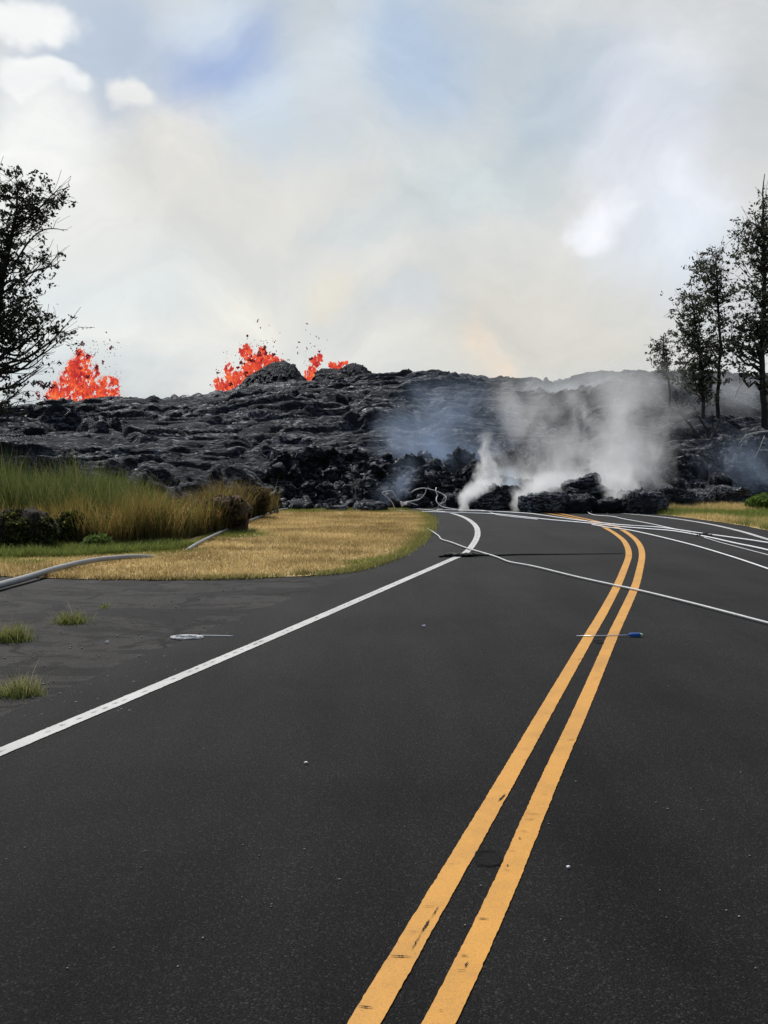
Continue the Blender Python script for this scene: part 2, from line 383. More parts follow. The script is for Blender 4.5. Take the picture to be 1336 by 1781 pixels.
# ------------------------------------------------------------------ lava field
ridge_px = [(-900, 735), (-300, 728), (-50, 722), (0, 718), (60, 708), (130, 701), (200, 692), (300, 690), (380, 681), (440, 670), (520, 661), (600, 657), (640, 651), (720, 644), (760, 644), (850, 655), (930, 657), (965, 661), (1040, 646), (1100, 644), (1240, 646), (1336, 650), (1700, 655), (2300, 670)]
NA, NY = 1250, 860
aa = np.linspace(-.62, .62, NA)
tt = np.linspace(0, 1, NY)
YY = 23.4+ (56*tt**1.55) + 75*np.clip(tt-.86, 0, 1)**1.3/.14**1.3*.75
YY = np.where(tt > 1, YY, YY)
A, Yg = np.meshgrid(aa, YY)
X = A*Yg
pxc = A*F*CP+W0/2   # photo column of each direction
rp = np.interp(pxc, [p[0] for p in ridge_px], [p[1] for p in ridge_px])
YR_ = 72.0
zr = H + YR_*np.tan(np.arctan((H0/2-rp)/F)-PITCH)
front_px = [(-900, 25), (0, 24.6), (250, 24.8), (480, 26.6), (560, 26.9), (700, 27.4), (800, 28.0), (900, 28.6), (1000, 28.6), (1100, 27.6), (1200, 28.4), (1336, 30.5), (1600, 33), (2300, 33)]
fr = np.interp(pxc, [p[0] for p in front_px], [p[1] for p in front_px])
fr = fr+.7*fbm(X*.45, Yg*.0, seed=3, o=4)+.35*fbm(X*2.1, Yg*1.3, seed=5, o=3)
d = Yg-fr
facez = np.interp(pxc, [-900, 0, 300, 480, 600, 800, 950, 1150, 1336, 2300], [1.1, 1.1, 1.0, 1.0, 1.05, .95, .6, .65, .75, .9])
base = facez*sstep(-.1, 1.9, d)**.8
u = np.clip((d-1.0)/(YR_-28), 0, 1)
prof = .62*u+.38*np.sin(u*math.pi/2)
prof = prof+.035*np.sin(u*15+2.5*fbm(X*.05, Yg*.05, seed=9, o=2))*np.sin(u*math.pi)
z = base+(zr-facez)*prof
beyond = np.clip(Yg-YR_, 0, None)
z = z-beyond*.11-.0*beyond
# lobes and slabs: warped cells at several scales
wx = X+1.3*fbm(X*.35, Yg*.5, seed=21, o=4); wy = Yg+1.6*fbm(X*.16, Yg*.30, seed=22, o=4)-.12*np.abs(X)
lump = 0
rise = sstep(.0, 1.6, d)
far = sstep(2, 14, d)
wy = wy-.30*X
def terr(n, step, sharp):
    q = n/step; f = q-np.floor(q); t_ = np.clip((f-.35)*sharp, 0, 1)
    return step*(np.floor(q)+1-(1-t_)**2.2+.0*f)+.22*step*f
def shingle(band, amp, sd, xf, ph, lip=.3):
    q = wy/band+ph*fbm(wx*xf, wy*xf*1.6, seed=sd, o=3, g=.45)
    k_ = np.floor(q); f = q-k_
    up = np.clip(f/lip, 0, 1); s_ = np.where(f < lip, 1-(1-up)**2.4, 1-((f-lip)/(1-lip))**1.25)
    # each band swells and pinches out along its length
    w_ = .35+1.1*_h(k_, np.floor(wx*.11+_h(k_, k_*0, k_*0, sd+1)*9), k_*0, sd+2)*0+.55*(1+1.3*vnoise(wx*xf*1.7+k_*13.7, k_*7.1, seed=sd+5))
    return amp*np.clip(w_, .05, 1.6)*s_
lump = terr(2.2*fbm(wx*.07, wy*.20, seed=31, o=3, g=.42), .32, 4.5)*.5
lump = lump+shingle(2.3, .36, 131, .10, 3.2, .32)+shingle(1.0, .21, 132, .18, 3.0, .32)+shingle(.42, .080, 133, .34, 2.8, .34)+shingle(.2, .035, 134, .6, 2.4, .4)
mask = sstep(-.08, .28, fbm(X*.13, Yg*.16, seed=71, o=2))
d1, d2, cx, cy, h1, h2, h3 = cells(wx/2.6, wy/1.3, 31)
lump = lump+mask*(.15*((h1-.5)+(h2-.5)*cx*1.6+(h3-.3)*cy*1.8)*sstep(0, .1, d2-d1)-.08*(1-sstep(0, .07, d2-d1)))
lump = lump+.02*vnoise(wx*1.1, wy*7, seed=45)+.012*vnoise(wx*2.5, wy*16, seed=46)-.25
rub = (1-sstep(1.4, 4.2, d))*sstep(0, .6, d)*(.08+.92*sstep(450, 620, pxc))
r1 = fbm(X*3.4, Yg*3.8, seed=81, o=5, g=.68); r2 = 1-np.abs(fbm(X*1.1, Yg*1.1, seed=83, o=4, g=.6))*2.4
z = z+lump*(.35+.65*rise)*np.where(d > -.3, 1, 0)*(.8+.25*far)+rub*(.22*r1+.14*(r2-.3))
z = z+.35*fbm(X*.12, Yg*.14, seed=91, o=3)*far
# a broken rim of slabs standing above the steep front
rimn = sstep(.0, .35, fbm(X*.8, Yg*.8, seed=95, o=4))
z = z+.20*np.exp(-((d-2.1)/.55)**2)*rimn
z = np.where(d < 0, np.minimum(z, -.05+d*1.0), z)
jx = .10*fbm(X*1.7, Yg*1.7, seed=99, o=3)*rise
elev = np.max(np.where(d > 3, (z-H)/Yg, -9), 0); kw = 23; elev_s = np.convolve(np.pad(elev, kw//2, 'edge'), np.ones(kw)/kw, 'valid')
targ = np.tan(np.arctan((H0/2-rp[0])/F)-PITCH)
z = z+((targ-elev_s)[None, :]*Yg)*sstep(6, 40, d)
V = np.stack([X+jx, Yg, z], -1).reshape(-1, 3)
idx = np.arange(NA*NY).reshape(NY, NA)
Q = np.stack([idx[:-1, :-1], idx[:-1, 1:], idx[1:, 1:], idx[1:, :-1]], -1)
keep = (d[:-1, :-1] > -.9)
Q = Q[keep]
lava = mesh('lava_field', V, Q, M['lava'], smooth=False); lava['kind'] = 'structure'
GZ = z
def lava_z(x, y):
    a = x/y; j = (a-aa[0])/(aa[1]-aa[0]); i = np.interp(y, YY, np.arange(NY))
    j = int(np.clip(j, 0, NA-1)); i = int(np.clip(i, 0, NY-1)); return float(max(GZ[i, j], 0))

# ------------------------------------------------------------------ lava blocks
def blob_mesh(L, Wd, Hh, seed, rough=.12, box=.75, nu=46, nv=26, crag=0):
    """long rounded block along X, ropey skin, centred at origin bottom z=0"""
    th = np.linspace(0, 2*np.pi, nv, endpoint=False); ss = np.linspace(-1, 1, nu)
    Sg, T = np.meshgrid(ss, th, indexing='ij')
    e = box; cx, sx = np.cos(T), np.sin(T)
    px_ = np.sign(cx)*np.abs(cx)**e; pz_ = np.sign(sx)*np.abs(sx)**e
    prof = np.clip(1-np.abs(Sg)**5, 0, 1)**.6
    Xb = Sg; Yb = px_*prof; Zb = pz_*prof
    x, y, zz = Xb*L/2, Yb*Wd/2, Zb*Hh/2
    n1 = fbm(x*1.1+seed*7.3, y*1.1, zz*1.1, o=3, seed=seed); n2 = fbm(x*2.2+seed, y*5, zz*5, o=5, seed=seed+3, g=.65)
    k = 1+n1*.65
    amp = rough*min(Hh, Wd)
    nrm = np.sqrt((Yb*Hh)**2+(Zb*Wd)**2)+1e-6
    y2 = y*k+amp*n2*Yb*Hh/nrm*1.8; z2 = zz*k+amp*n2*Zb*Wd/nrm*1.8
    x2 = x*(1+.12*fbm(y*2, zz*2, x*0, o=3, seed=seed+9))+amp*1.2*fbm(x*3, y*4, zz*4, o=3, seed=seed+12)
    if crag:
        rg_ = 1-np.abs(fbm(x2*.8, y2*4, z2*14+x2*.8, o=5, seed=seed+21, g=.62))*2.6
        c2_ = fbm(x2*5, y2*6, z2*7, o=4, seed=seed+31, g=.7)
        pit = np.clip(fbm(x2*1.7, y2*2, z2*2.4, o=3, seed=seed+41), 0, 1)
        a_ = crag*(.75*(rg_-.4)+.22*c2_-.9*pit)
        y2 = y2+a_*Yb*Hh/nrm; z2 = z2+a_*Zb*Wd/nrm
    V = np.stack([x2, y2, z2], -1).reshape(-1, 3)
    idn = np.arange(nu*nv).reshape(nu, nv); nx = np.roll(idn, -1, 1)
    Q = np.stack([idn[:-1], idn[1:], nx[1:], nx[:-1]], -1).reshape(-1, 4)
    return V, Q
def lava_block(px, py, wpx, hpx, dep, yaw, tilt, label, seed, Y=None, box=.7, rough=.16, zc=None):
    """px,py = lower centre of the block in photo, Y metres away"""
    g0 = gnd(px, py) if Y is None else at(px, py, Y)
    Yd = g0.y+dep/2; s = Yd/F; L = wpx*s; Hh = hpx*s
    V, Q = blob_mesh(L, dep, Hh, seed, rough, box, 180, 96, .12*min(1, Hh/.4+.25))
    ca, sa = math.cos(tilt), math.sin(tilt)
    V = V @ np.array([[ca, 0, sa], [0, 1, 0], [-sa, 0, ca]])
    cy, sy = math.cos(yaw), math.sin(yaw)
    V = V @ np.array([[cy, sy, 0], [-sy, cy, 0], [0, 0, 1]])
    V[:, 2] += Hh/2*.97; V[:, 2] += .06*Hh*vnoise(V[:, 0]*3, V[:, 1]*2, seed=seed)
    if Y is None: V[:, 2] = np.maximum(V[:, 2], -.03)
    o = mesh('lava_block', V, Q, M['block'], smooth=False); o.location = (g0.x, Yd, g0.z)
    tag(o, label, 'lava block'); return o
blocks = [
 (862, 887, 104, 37, 1.0, R(3), 0, 'long dark lava slab on the road left of the yellow lines, behind white wires', 1),
 (952, 892, 98, 29, .9, R(-7), R(-3), 'low ropy lava slab at the spot where the yellow lines end', 2),
 (900, 868, 76, 34, 1.2, R(6), R(-5), 'pale grey lava slab half hidden in steam with small spikes on top', 3, 28.4),
 (1013, 893, 60, 28, .9, R(0), R(4), 'dark lava slab beside the yellow lines with a thin wire hanging over it', 4),
 (1024, 870, 84, 20, .9, R(4), R(10), 'lava plate under the tilted topmost plate in the middle of the blocked road', 5, 26.7, .5),
 (1016, 855, 72, 24, .8, R(-4), R(16), 'tilted topmost lava plate in the middle of the blocked road', 6, 26.7, .45),
 (1060, 893, 50, 23, .8, R(12), R(5), 'low rounded lava block between the hanging wire and the right steam plume', 7),
 (1128, 894, 84, 33, 1.4, R(-3), R(2), 'black lava block at the right end of the barrier topped by a curled lump', 8),
 (1046, 880, 60, 22, .8, R(2), R(6), 'dark lava block stacked below the tilted plates', 9, 26.9),
 (1180, 882, 60, 30, 1.2, R(10), R(-12), 'grey sloping lava slab just right of the curled lump', 10, 27.8),
 (1215, 884, 74, 26, 1.3, R(-8), R(3), 'wide dark lava block behind the dry grass on the right', 11, 27.9),
 (1030, 862, 48, 12, .7, R(8), R(13), 'thin broken lava plate jutting from the stack under the topmost plate', 17, 26.5, .4),
 (1000, 868, 30, 14, .6, R(-10), R(-14), 'small broken lava plate at the left foot of the tilted plates', 18, 26.4, .5),
 (1060, 872, 50, 14, .8, R(5), R(10), 'low lava plate at the right foot of the tilted plates', 19, 26.6, .5),
 (1276, 880, 76, 28, 1.4, R(4), R(-2), 'dark lava block beside the green bush on the right', 12, 28.4),
 (792, 886, 44, 22, .8, R(0), R(-3), 'small lava block behind the tangled white wires', 13),
 (645, 889.5, 62, 13, .9, R(5), R(3), 'low layered lava toe at the back edge of the dry grass', 14),
 (585, 889, 40, 8, .6, R(-4), R(0), 'smallest flat lava toe at the back edge of the dry grass', 15),
 (975, 862, 40, 14, .7, R(0), R(-6), 'small lava plate in the steam left of the tilted plates', 16, 27.5),
]
for b in blocks:
    lava_block(b[0], b[1], b[2], b[3], b[4], b[5], b[6], b[7], b[8], b[9] if len(b) > 9 else None, b[10] if len(b) > 10 else .45)
# curled lump on the right block, and the little spikes
lump_o = MB(); Yl = 26.6
lump_o.tube(smooth_path([at(1108, 868, Yl), at(1112, 863, Yl), at(1120, 866, Yl), at(1123, 860, Yl), at(1130, 857, Yl), at(1134, 863, Yl), at(1131, 872, Yl), at(1128, 880, Yl)], .02), lambda t: .055+.04*math.sin(t*9)+.05*t, 8)
o = lump_o.build('curled_lava_lump', M['block']); tag(o, 'curled black lava lump standing on the right end of the lava barrier', 'lava lump')
# loose rubble along the toe of the flow
vr = []; fq = []; off = 0
for i in range(1000):
    px = 1336-860*random.random()**.6; Yc = np.interp(px, [p[0] for p in front_px], [p[1] for p in front_px])+random.uniform(-.3, 2.6)
    s = random.choice([.06, .08, .11, .14, .20, .30])*random.uniform(.6, 1.2)
    x = (px-W0/2)/F*Yc
    V_, Q_ = blob_mesh(s*random.uniform(1, 2.4), s, s*random.uniform(.16, .5), 100+i, .5, .45, 11, 10, s*.9)
    rot = Matrix.Rotation(random.uniform(0, 6.3), 3, 'Z') @ Matrix.Rotation(random.uniform(-.9, .9), 3, 'X') @ Matrix.Rotation(random.uniform(-.8, .8), 3, 'Y')
    V_ = V_ @ np.array(rot).T + np.array([x, Yc, lava_z(x, Yc)+s*.15])
    vr.append(V_); fq.append(Q_+off); off += len(V_)
o = mesh('lava_rubble', np.concatenate(vr), np.concatenate(fq), M['rubble']); tag(o, 'jumbled black lava rubble along the steep front of the flow', 'rubble', kind='stuff')

# ------------------------------------------------------------------ spatter cones
def cone(outline, Y, ry, label, seed):
    xs = [p[0] for p in outline]; ys = [p[1] for p in outline]
    nx, ny = 200, 110
    PX = np.linspace(xs[0], xs[-1], nx); PY = np.interp(PX, xs, ys)
    top = np.array([at(a, b, Y).z for a, b in zip(PX, PY)]); Xw = np.array([at(a, 700, Y).x for a in PX])
    basez = min(top[0], top[-1])-2.2
    v = np.linspace(-1, 1, ny)
    XX, VV = np.meshgrid(Xw, v, indexing='ij'); T = top[:, None]*np.ones((1, ny))
    Z = basez+(T-basez)*np.clip(1-np.abs(VV)**1.7, 0, 1)
    Yw = Y+VV*ry
    nz = fbm(XX*.9, Yw*.9, Z*.9, o=5, seed=seed, g=.6)
    n3_ = fbm(XX*2.6, Yw*2.6, Z*2.6, o=5, seed=seed+5, g=.7)
    Z = Z+(.42*nz+.22*n3_)*(1-np.abs(VV)**4); Yw = Yw+.5*nz+.4*n3_; XX = XX+.25*n3_
    V = np.stack([XX, Yw, Z], -1).reshape(-1, 3)
    idn = np.arange(nx*ny).reshape(nx, ny)
    Q = np.stack([idn[:-1, :-1], idn[1:, :-1], idn[1:, 1:], idn[:-1, 1:]], -1).reshape(-1, 4)
    o = mesh('spatter_cone', V, Q, M['cone'], smooth=True); tag(o, label, 'spatter cone')
cone([(375, 700), (395, 682), (420, 668), (440, 650), (455, 640), (465, 637), (475, 632), (490, 629), (502, 630), (513, 636), (522, 647), (530, 659), (545, 680)], 84, 5, 'larger rounded black spatter cone in front of the middle lava fountain', 5)
cone([(540, 672), (550, 650), (560, 643), (575, 642), (590, 640), (604, 633), (618, 631), (630, 634), (638, 640), (646, 650), (655, 668)], 82, 4, 'smaller black spatter cone to the right of the lava fountains', 8)

# ------------------------------------------------------------------ lava fountains
def mat_hot(name, stops, st):
    m, nt, _, lk = newmat(name); n = noiset(nt, objco(nt), 1.1, 6, 0.75)
    e = N(nt, 'ShaderNodeEmission', Strength=st); lk.new(ramp(nt, n, stops), e.inputs[0])
    b = pbr(nt, (.03, .01, .01), .8, .2)
    ad = nt.nodes.new('ShaderNodeAddShader'); out = [q for q in nt.nodes if q.type == 'OUTPUT_MATERIAL'][0]
    lk.new(e.outputs[0], ad.inputs[0]); lk.new(b.outputs[0], ad.inputs[1]); lk.new(ad.outputs[0], out.inputs[0]); return m
M['hot'] = mat_hot('molten_lava', [(.38, (.36, .022, .03)), (.46, (.66, .05, .036)), (.53, (.86, .10, .04)), (.62, (1.0, .24, .07))], .93)
M['clot'] = mat_hot('cooling_lava', [(.35, (.03, .008, .014)), (.65, (.24, .016, .028))], .6)
ICO = None
def ico():
    global ICO
    if ICO is None:
        bm = bmesh.new(); bmesh.ops.create_icosphere(bm, subdivisions=2, radius=1)
        ICO = (np.array([v.co[:] for v in bm.verts]), np.array([[v.index for v in f.verts] for f in bm.faces])); bm.free()
    return ICO
def blobs(items):
    """items: (pos, size, stretch dir) -> irregular clots"""
    Vi, Fi = ico(); vs = []; fs = []; off = 0
    for p, s, ang in items:
        k = random.uniform(.4, .9)
        n = fbm(Vi[:, 0]*1.3+p.x*3, Vi[:, 1]*1.3+p.z*5, Vi[:, 2]*1.3, o=3, seed=3)
        V = Vi*(1+.9*n[:, None])*np.array([k, k, 1/k**.6])*s
        ca, sa = math.cos(ang), math.sin(ang)
        V = V @ np.array([[ca, 0, -sa], [0, 1, 0], [sa, 0, ca]])
        vs.append(V+np.array(p)); fs.append(Fi+off); off += len(V)
    return np.concatenate(vs), np.concatenate(fs)
def fountain(label, cx, by, Y, ells, clots, specks, n_hot, seed, spray):
    random.seed(seed); loc = at(cx, by, Y); root = empty('lava_fountain', loc, label, 'lava fountain'); s = Y/F
    hot = []; tot = sum(e[2]*e[3] for e in ells)
    for (x, y, rx, ry) in ells:
        for k in range(max(10, int(n_hot*rx*ry/tot))):
            a = random.uniform(0, 6.283); r = math.sqrt(random.random())*1.06
            px, py = x+rx*r*math.cos(a), y+ry*r*math.sin(a)
            if mnoise.noise(Vector((px*.17, py*.17, seed)))+.6*mnoise.noise(Vector((px*.5, py*.5, seed+4))) < -.17: continue
            hot.append((at(px, py, Y+random.uniform(-1.2, 1.2)), random.choice([1.2, 1.7, 2.4, 3.2])*s*random.uniform(.8, 1.25), random.uniform(-.9, .9)))
        for k in range(int(spray*2.2*(rx+ry))):
            a = random.uniform(-3.3, .15); r = random.uniform(.95, 1.0)+abs(random.gauss(0, .28))
            hot.append((at(x+rx*r*math.cos(a), y+ry*r*math.sin(a), Y+random.uniform(-1.5, 1.5)), random.uniform(.25, .8)*s, random.uniform(-1, 1)))
    V, Fa = blobs(hot); mesh('molten_spray', V, Fa, M['hot'], root)['kind'] = 'stuff'
    cl = []
    for (x, y, rx, ry) in clots:
        for k in range(int(5+rx*ry*.7)):
            a = random.uniform(0, 6.283); r = math.sqrt(random.random())
            cl.append((at(x+rx*r*math.cos(a), y+ry*r*math.sin(a), Y-1.6+random.uniform(-.3, .3)), random.uniform(.8, 1.6)*s, random.uniform(-1.4, 1.4)))
    for (x, y, r) in specks: cl.append((at(x, y, Y+random.uniform(-1, 1)), r*s, random.uniform(-1.5, 1.5)))
    V, Fa = blobs(cl); mesh('cooling_clots', V, Fa, M['clot'], root)['kind'] = 'stuff'
def spk(x0, x1, y0, y1, n, a=.4, b=1.1, seed=0):
    rr = random.Random(seed); return [(rr.uniform(x0, x1), y1-(y1-y0)*rr.random()**1.4, rr.uniform(a, b)) for _ in range(n)]
fountain('leftmost red lava fountain, the broad one nearest the dark tree', 145, 705, 92,
  [(120, 690, 34, 16), (180, 688, 26, 12), (118, 664, 14, 18), (134, 648, 16, 22), (146, 665, 18, 24), (128, 638, 10, 12), (140, 622, 8, 12), (152, 622, 8, 6), (152, 640, 6, 12), (98, 680, 12, 12), (188, 664, 14, 9), (176, 672, 8, 10), (200, 672, 5, 12), (168, 645, 3, 10), (162, 684, 14, 12), (138, 614, 5, 5), (86, 690, 6, 8)],
  [(144, 598, 5, 4), (135, 614, 6, 5), (70, 667, 6, 4), (66, 687, 4, 8), (80, 692, 6, 4), (194, 605, 4, 3), (168, 640, 2.5, 7), (179, 630, 2, 3), (153, 621, 5, 4), (74, 672, 6, 2.5), (152, 655, 4, 3), (140, 640, 3, 2)],
  [(158, 570, 1.5), (185, 578, 1.3), (191, 591, 1.5), (165, 616, 1.3)]+spk(150, 212, 592, 690, 110, .35, 1.0, 1)+spk(85, 135, 625, 690, 30, .35, .9, 2)+spk(125, 165, 590, 620, 26, .35, .9, 5), 1500, 3, 1.5)
fountain('middle red lava fountain spraying up beside the larger black cone', 432, 675, 92,
  [(381, 672, 8, 13), (392, 676, 12, 8), (398, 642, 6, 9), (403, 654, 12, 6), (418, 656, 18, 9), (436, 644, 13, 15), (440, 632, 10, 12), (430, 616, 8, 12), (428, 604, 4, 5), (460, 634, 14, 12), (471, 627, 10, 8), (456, 613, 6, 7), (486, 629, 6, 4), (412, 664, 14, 8), (440, 660, 18, 12), (450, 624, 8, 8), (419, 613, 3, 5), (404, 664, 10, 8)],
  [(437, 626, 8, 3), (451, 616, 4.5, 4.5), (422, 631, 5, 3.5), (428, 651, 5, 5), (460, 606, 4, 4), (476, 617, 3, 3), (414, 639, 2, 2), (401, 668, 3, 3), (463, 614, 4, 3), (380, 648, 3, 1.5)],
  [(448, 558, 2.0), (430, 584, 2.2), (453, 570, 1.2), (468, 566, .9), (487, 579, .8), (366, 669, 1.3), (376, 643, 1.0), (492, 615, .9), (500, 626, 1.0)]+spk(415, 482, 588, 625, 75, .35, 1.1, 3)+spk(374, 425, 610, 668, 40, .35, 1.0, 4), 1300, 4, 1.2)
fountain('smallest, rightmost red lava fountain between the two black cones', 548, 662, 92,
  [(538, 657, 9, 5), (548, 655, 12, 7), (542, 645, 5, 7), (549, 628, 8, 5), (556, 622, 4, 5), (548, 634, 6, 5), (534, 648, 4, 4), (577, 637, 5, 4), (592, 634, 6, 3), (600, 632, 4, 3), (585, 640, 6, 3), (562, 655, 6, 6)],
  [(541, 624, 3, 2.5), (555, 612, 2, 1.6), (560, 646, 7, 3), (551, 648, 4, 3)],
  [(534, 563, 1.5), (532, 574, .9), (550, 585, 1.2), (555, 588, 1.2), (569, 591, .8), (520, 595, 1.6), (517, 604, 1.2), (518, 614, 1.5), (534, 606, 1.6), (540, 597, .9), (547, 602, 1.2), (503, 626, 1.2), (540, 581, .7)]+spk(528, 566, 600, 640, 35, .3, .8, 6), 420, 5, 1.0)

# ------------------------------------------------------------------ cables, wires, pipe
def cable(name, pts, r, mat, label, cat, step=.04, n=7):
    o = MB().tube(smooth_path(pts, step), r, n).build(name, mat); tag(o, label, cat); return o
def G_(pxs, r, over=0.006): return [gnd(a, b)+Vector((0, 0, r+over)) for a, b in pxs]
r = .0125
cable('fallen_cable', G_([(742, 921), (750, 925), (763, 934), (768, 940), (785.6, 945.7), (809.6, 954.7), (839.5, 963.7), (863.5, 971), (887, 980), (929, 988), (1002, 1006), (1064.7, 1020), (1115.6, 1031), (1205, 1053), (1336, 1087.5), (1500, 1131), (1750, 1200)], r, .009), r, M['cable'], 'grey cable running alone from the dry grass across both yellow lines, nearest the camera', 'cable')
r = .014
cable('fallen_cable', G_([(690, 889), (710.8, 890.4), (779.6, 892.8), (860, 895.5), (914, 901), (960, 906), (1011, 910.5), (1050, 914.5), (1085.7, 918.5), (1130, 922), (1175.5, 926), (1229, 935.5), (1280, 947), (1336, 959), (1500, 1000), (1700, 1060)], r), r, M['wcable'], 'thick white cable across the whole road just in front of the lava blocks', 'cable')
r = .013
cable('fallen_cable', G_([(760, 888.5), (810, 890), (860, 892), (914, 895), (936, 897.4), (981, 904), (1035, 911), (1085.7, 916.2), (1150, 920.5), (1211.4, 929.4), (1229.4, 932), (1280, 939), (1336, 947.4), (1500, 975), (1700, 1010)], r, .02), r, M['wcable'], 'white cable crossing the thick one, topmost white cable at right', 'cable')
r = .012
cable('fallen_cable', G_([(1030, 914), (1056, 918.5), (1103.6, 925.4), (1193.5, 946.8), (1265, 967.8), (1336, 991.7), (1500, 1050), (1700, 1125)], r), r, M['wcable'], 'single white cable slanting away from the bundle, lowest of the white ones at right', 'cable')
r = .008
cable('fallen_cable', G_([(1225, 936), (1250, 944), (1280, 952), (1310, 960), (1336, 967), (1450, 1000)], r), r, M['cable'], 'thin twisted grey cable lying beside the thick white cable on the right', 'cable')
r = .009
P = [at(1009.5, 866, 26.0), at(1012, 878, 25.9), at(1019.7, 888, 25.4)]+G_([(1032, 896.5), (1064.6, 899.5), (1085.7, 904), (1130, 912), (1175.5, 922), (1211, 929)], r, .008)
cable('hanging_wire', P, r, M['wcable'], 'white wire hanging off the central lava block and trailing right along the road', 'wire')
r = .006
cable('hanging_wire', [at(1022, 862, 26.4), at(1030, 868, 26.2), at(1042, 879, 26.0), at(1052, 888, 25.6), at(1058, 895, 24.9)], r, M['cable'], 'thin straight grey wire leaning on the lava block right of the hanging white wire', 'wire')
Yw = 26.4; rw = .013
cable('tangled_wire', [at(715, 857, Yw), at(722, 852, Yw), at(736.6, 849, Yw), at(756.8, 853.4, Yw), at(772.5, 861, Yw-.1), at(776.5, 867, Yw-.2), at(773, 873, Yw-.2), at(766, 876, Yw-.1)], rw, M['cable'], 'grey wire arching in an open hook over the left end of the lava blocks', 'wire')
cable('tangled_wire', [at(759, 848, Yw), at(758, 854, Yw-.1), at(761, 861, Yw-.1), at(759, 867, Yw-.2), at(760, 873, Yw-.3), at(770, 881.5, Yw-.4), at(792.7, 885.5, 25.9)]+G_([(812, 888.5), (831, 888), (848.8, 891), (864.6, 896.5), (890, 900), (936, 905)], .012), .011, M['wcable'], 'white wire looping down from the tangle onto the road and joining the white cables', 'wire')
cable('tangled_wire', [at(741, 850, Yw), at(739.5, 858, Yw), at(730, 868, Yw), at(715, 871.5, Yw), at(707, 873, Yw), at(700.6, 877, Yw)], rw*.9, M['cable'], 'bent grey wire dropping left from the hooked wire to a pale knot', 'wire')
cable('tangled_wire', [at(707, 872, Yw-.1), at(716, 875, Yw-.1), at(727, 879, Yw-.1)], .010, M['cable'], 'short stub of grey wire pointing right from the pale knot', 'wire')
cable('tangled_wire', [at(686.5, 890, 26), at(686, 884, 26), at(682.7, 874.7, 26), at(673.7, 864.6, 26), at(664.7, 857, 26), at(679.3, 853.4, 26.1), at(684, 856, 26.1), at(689, 864, 26.1)], .011, M['cable'], 'bent grey wire standing alone at the back edge of the dry grass', 'wire')
kn = MB()
for k in range(5):
    c = at(702+random.uniform(-3, 4), 875+random.uniform(-2, 2), Yw-.1)
    kn.tube(smooth_path([c+Vector((random.uniform(-.08, .08), random.uniform(-.05, .05), random.uniform(-.05, .05))) for _ in range(5)], .01), .013, 6)
tag(kn.build('wire_knot', M['wcable']), 'pale knot of wire ends left of the tangled wires', 'wire')
kn = MB()
for k in range(7):
    c = gnd(1222+random.uniform(-9, 9), 932+random.uniform(-1, 1))+Vector((0, 0, .03))
    kn.tube(smooth_path([c+Vector((random.uniform(-.14, .14), random.uniform(-.1, .1), random.uniform(-.02, .03))) for _ in range(5)], .02), .008, 6)
tag(kn.build('cable_splice', M['black']), 'dark frayed cable splice where the white cables meet on the right', 'cable splice')
# tangled thin strands on blocks
pth = smooth_path([at(915, 872, 26.1), at(940, 869, 26.0), at(965, 867.0, 26.0), at(985, 866, 25.9), at(1001, 868, 25.9)], .05)
tag(MB().tube(pth, .010, 6).build('burnt_cable', M['black']), 'black burnt cable draped over the low ropy lava slab', 'cable')
r = .011
cord = MB().tube(smooth_path(G_([(764, 969.5), (785.6, 968.3), (805, 968.5), (833.5, 966.9), (863.5, 967.3), (899, 966), (936, 965.6), (1008, 965.2), (1060, 964.6), (1085, 963.8)], r, .004), .03), lambda t: .004+.013*(1-t)**.8, 7)
for cx_, w_ in ((783, .34), (788, .3), (824, .42), (812, .3), (800, .26)):
    c = gnd(cx_, 968.2); cord.tube(smooth_path([c+Vector((-w_/2, .02, .02)), c+Vector((-w_/4, -.05, .028)), c+Vector((0, .05, .034)), c+Vector((w_/4, -.04, .03)), c+Vector((w_/2, 0, .02))], .02), lambda t: .008+.017*math.sin(math.pi*t), 8)
tag(cord.build('rubber_strip', M['black']), 'black rubber strip with a bunched left end lying across the left lane', 'rubber strip')
pp = smooth_path([gnd(a, b)+Vector((0, 0, zz)) for a, b, zz in [(-560, 1165, .055), (-350, 1122, .055), (-150, 1070, .055), (0, 1026, .055), (48.7, 1012.5, .06), (104.8, 997, .075), (161, 984.8, .08), (209.6, 978, .07), (240, 974, .05), (262, 970, .01), (290, 965, -.06), (318, 959, -.03), (335, 954.5, .035), (359, 943.5, .06), (396.7, 925.5, .06), (441.6, 907, .06), (482.8, 892, .06), (500, 888, .05)]], .06)
pipe = MB().tube(pp, lambda t: .052-.032*min(1, t*1.5), 14)
po = pipe.build('water_pipe', M['pipe']); tag(po, 'long grey plastic pipe snaking over the verge grass on the left', 'pipe')
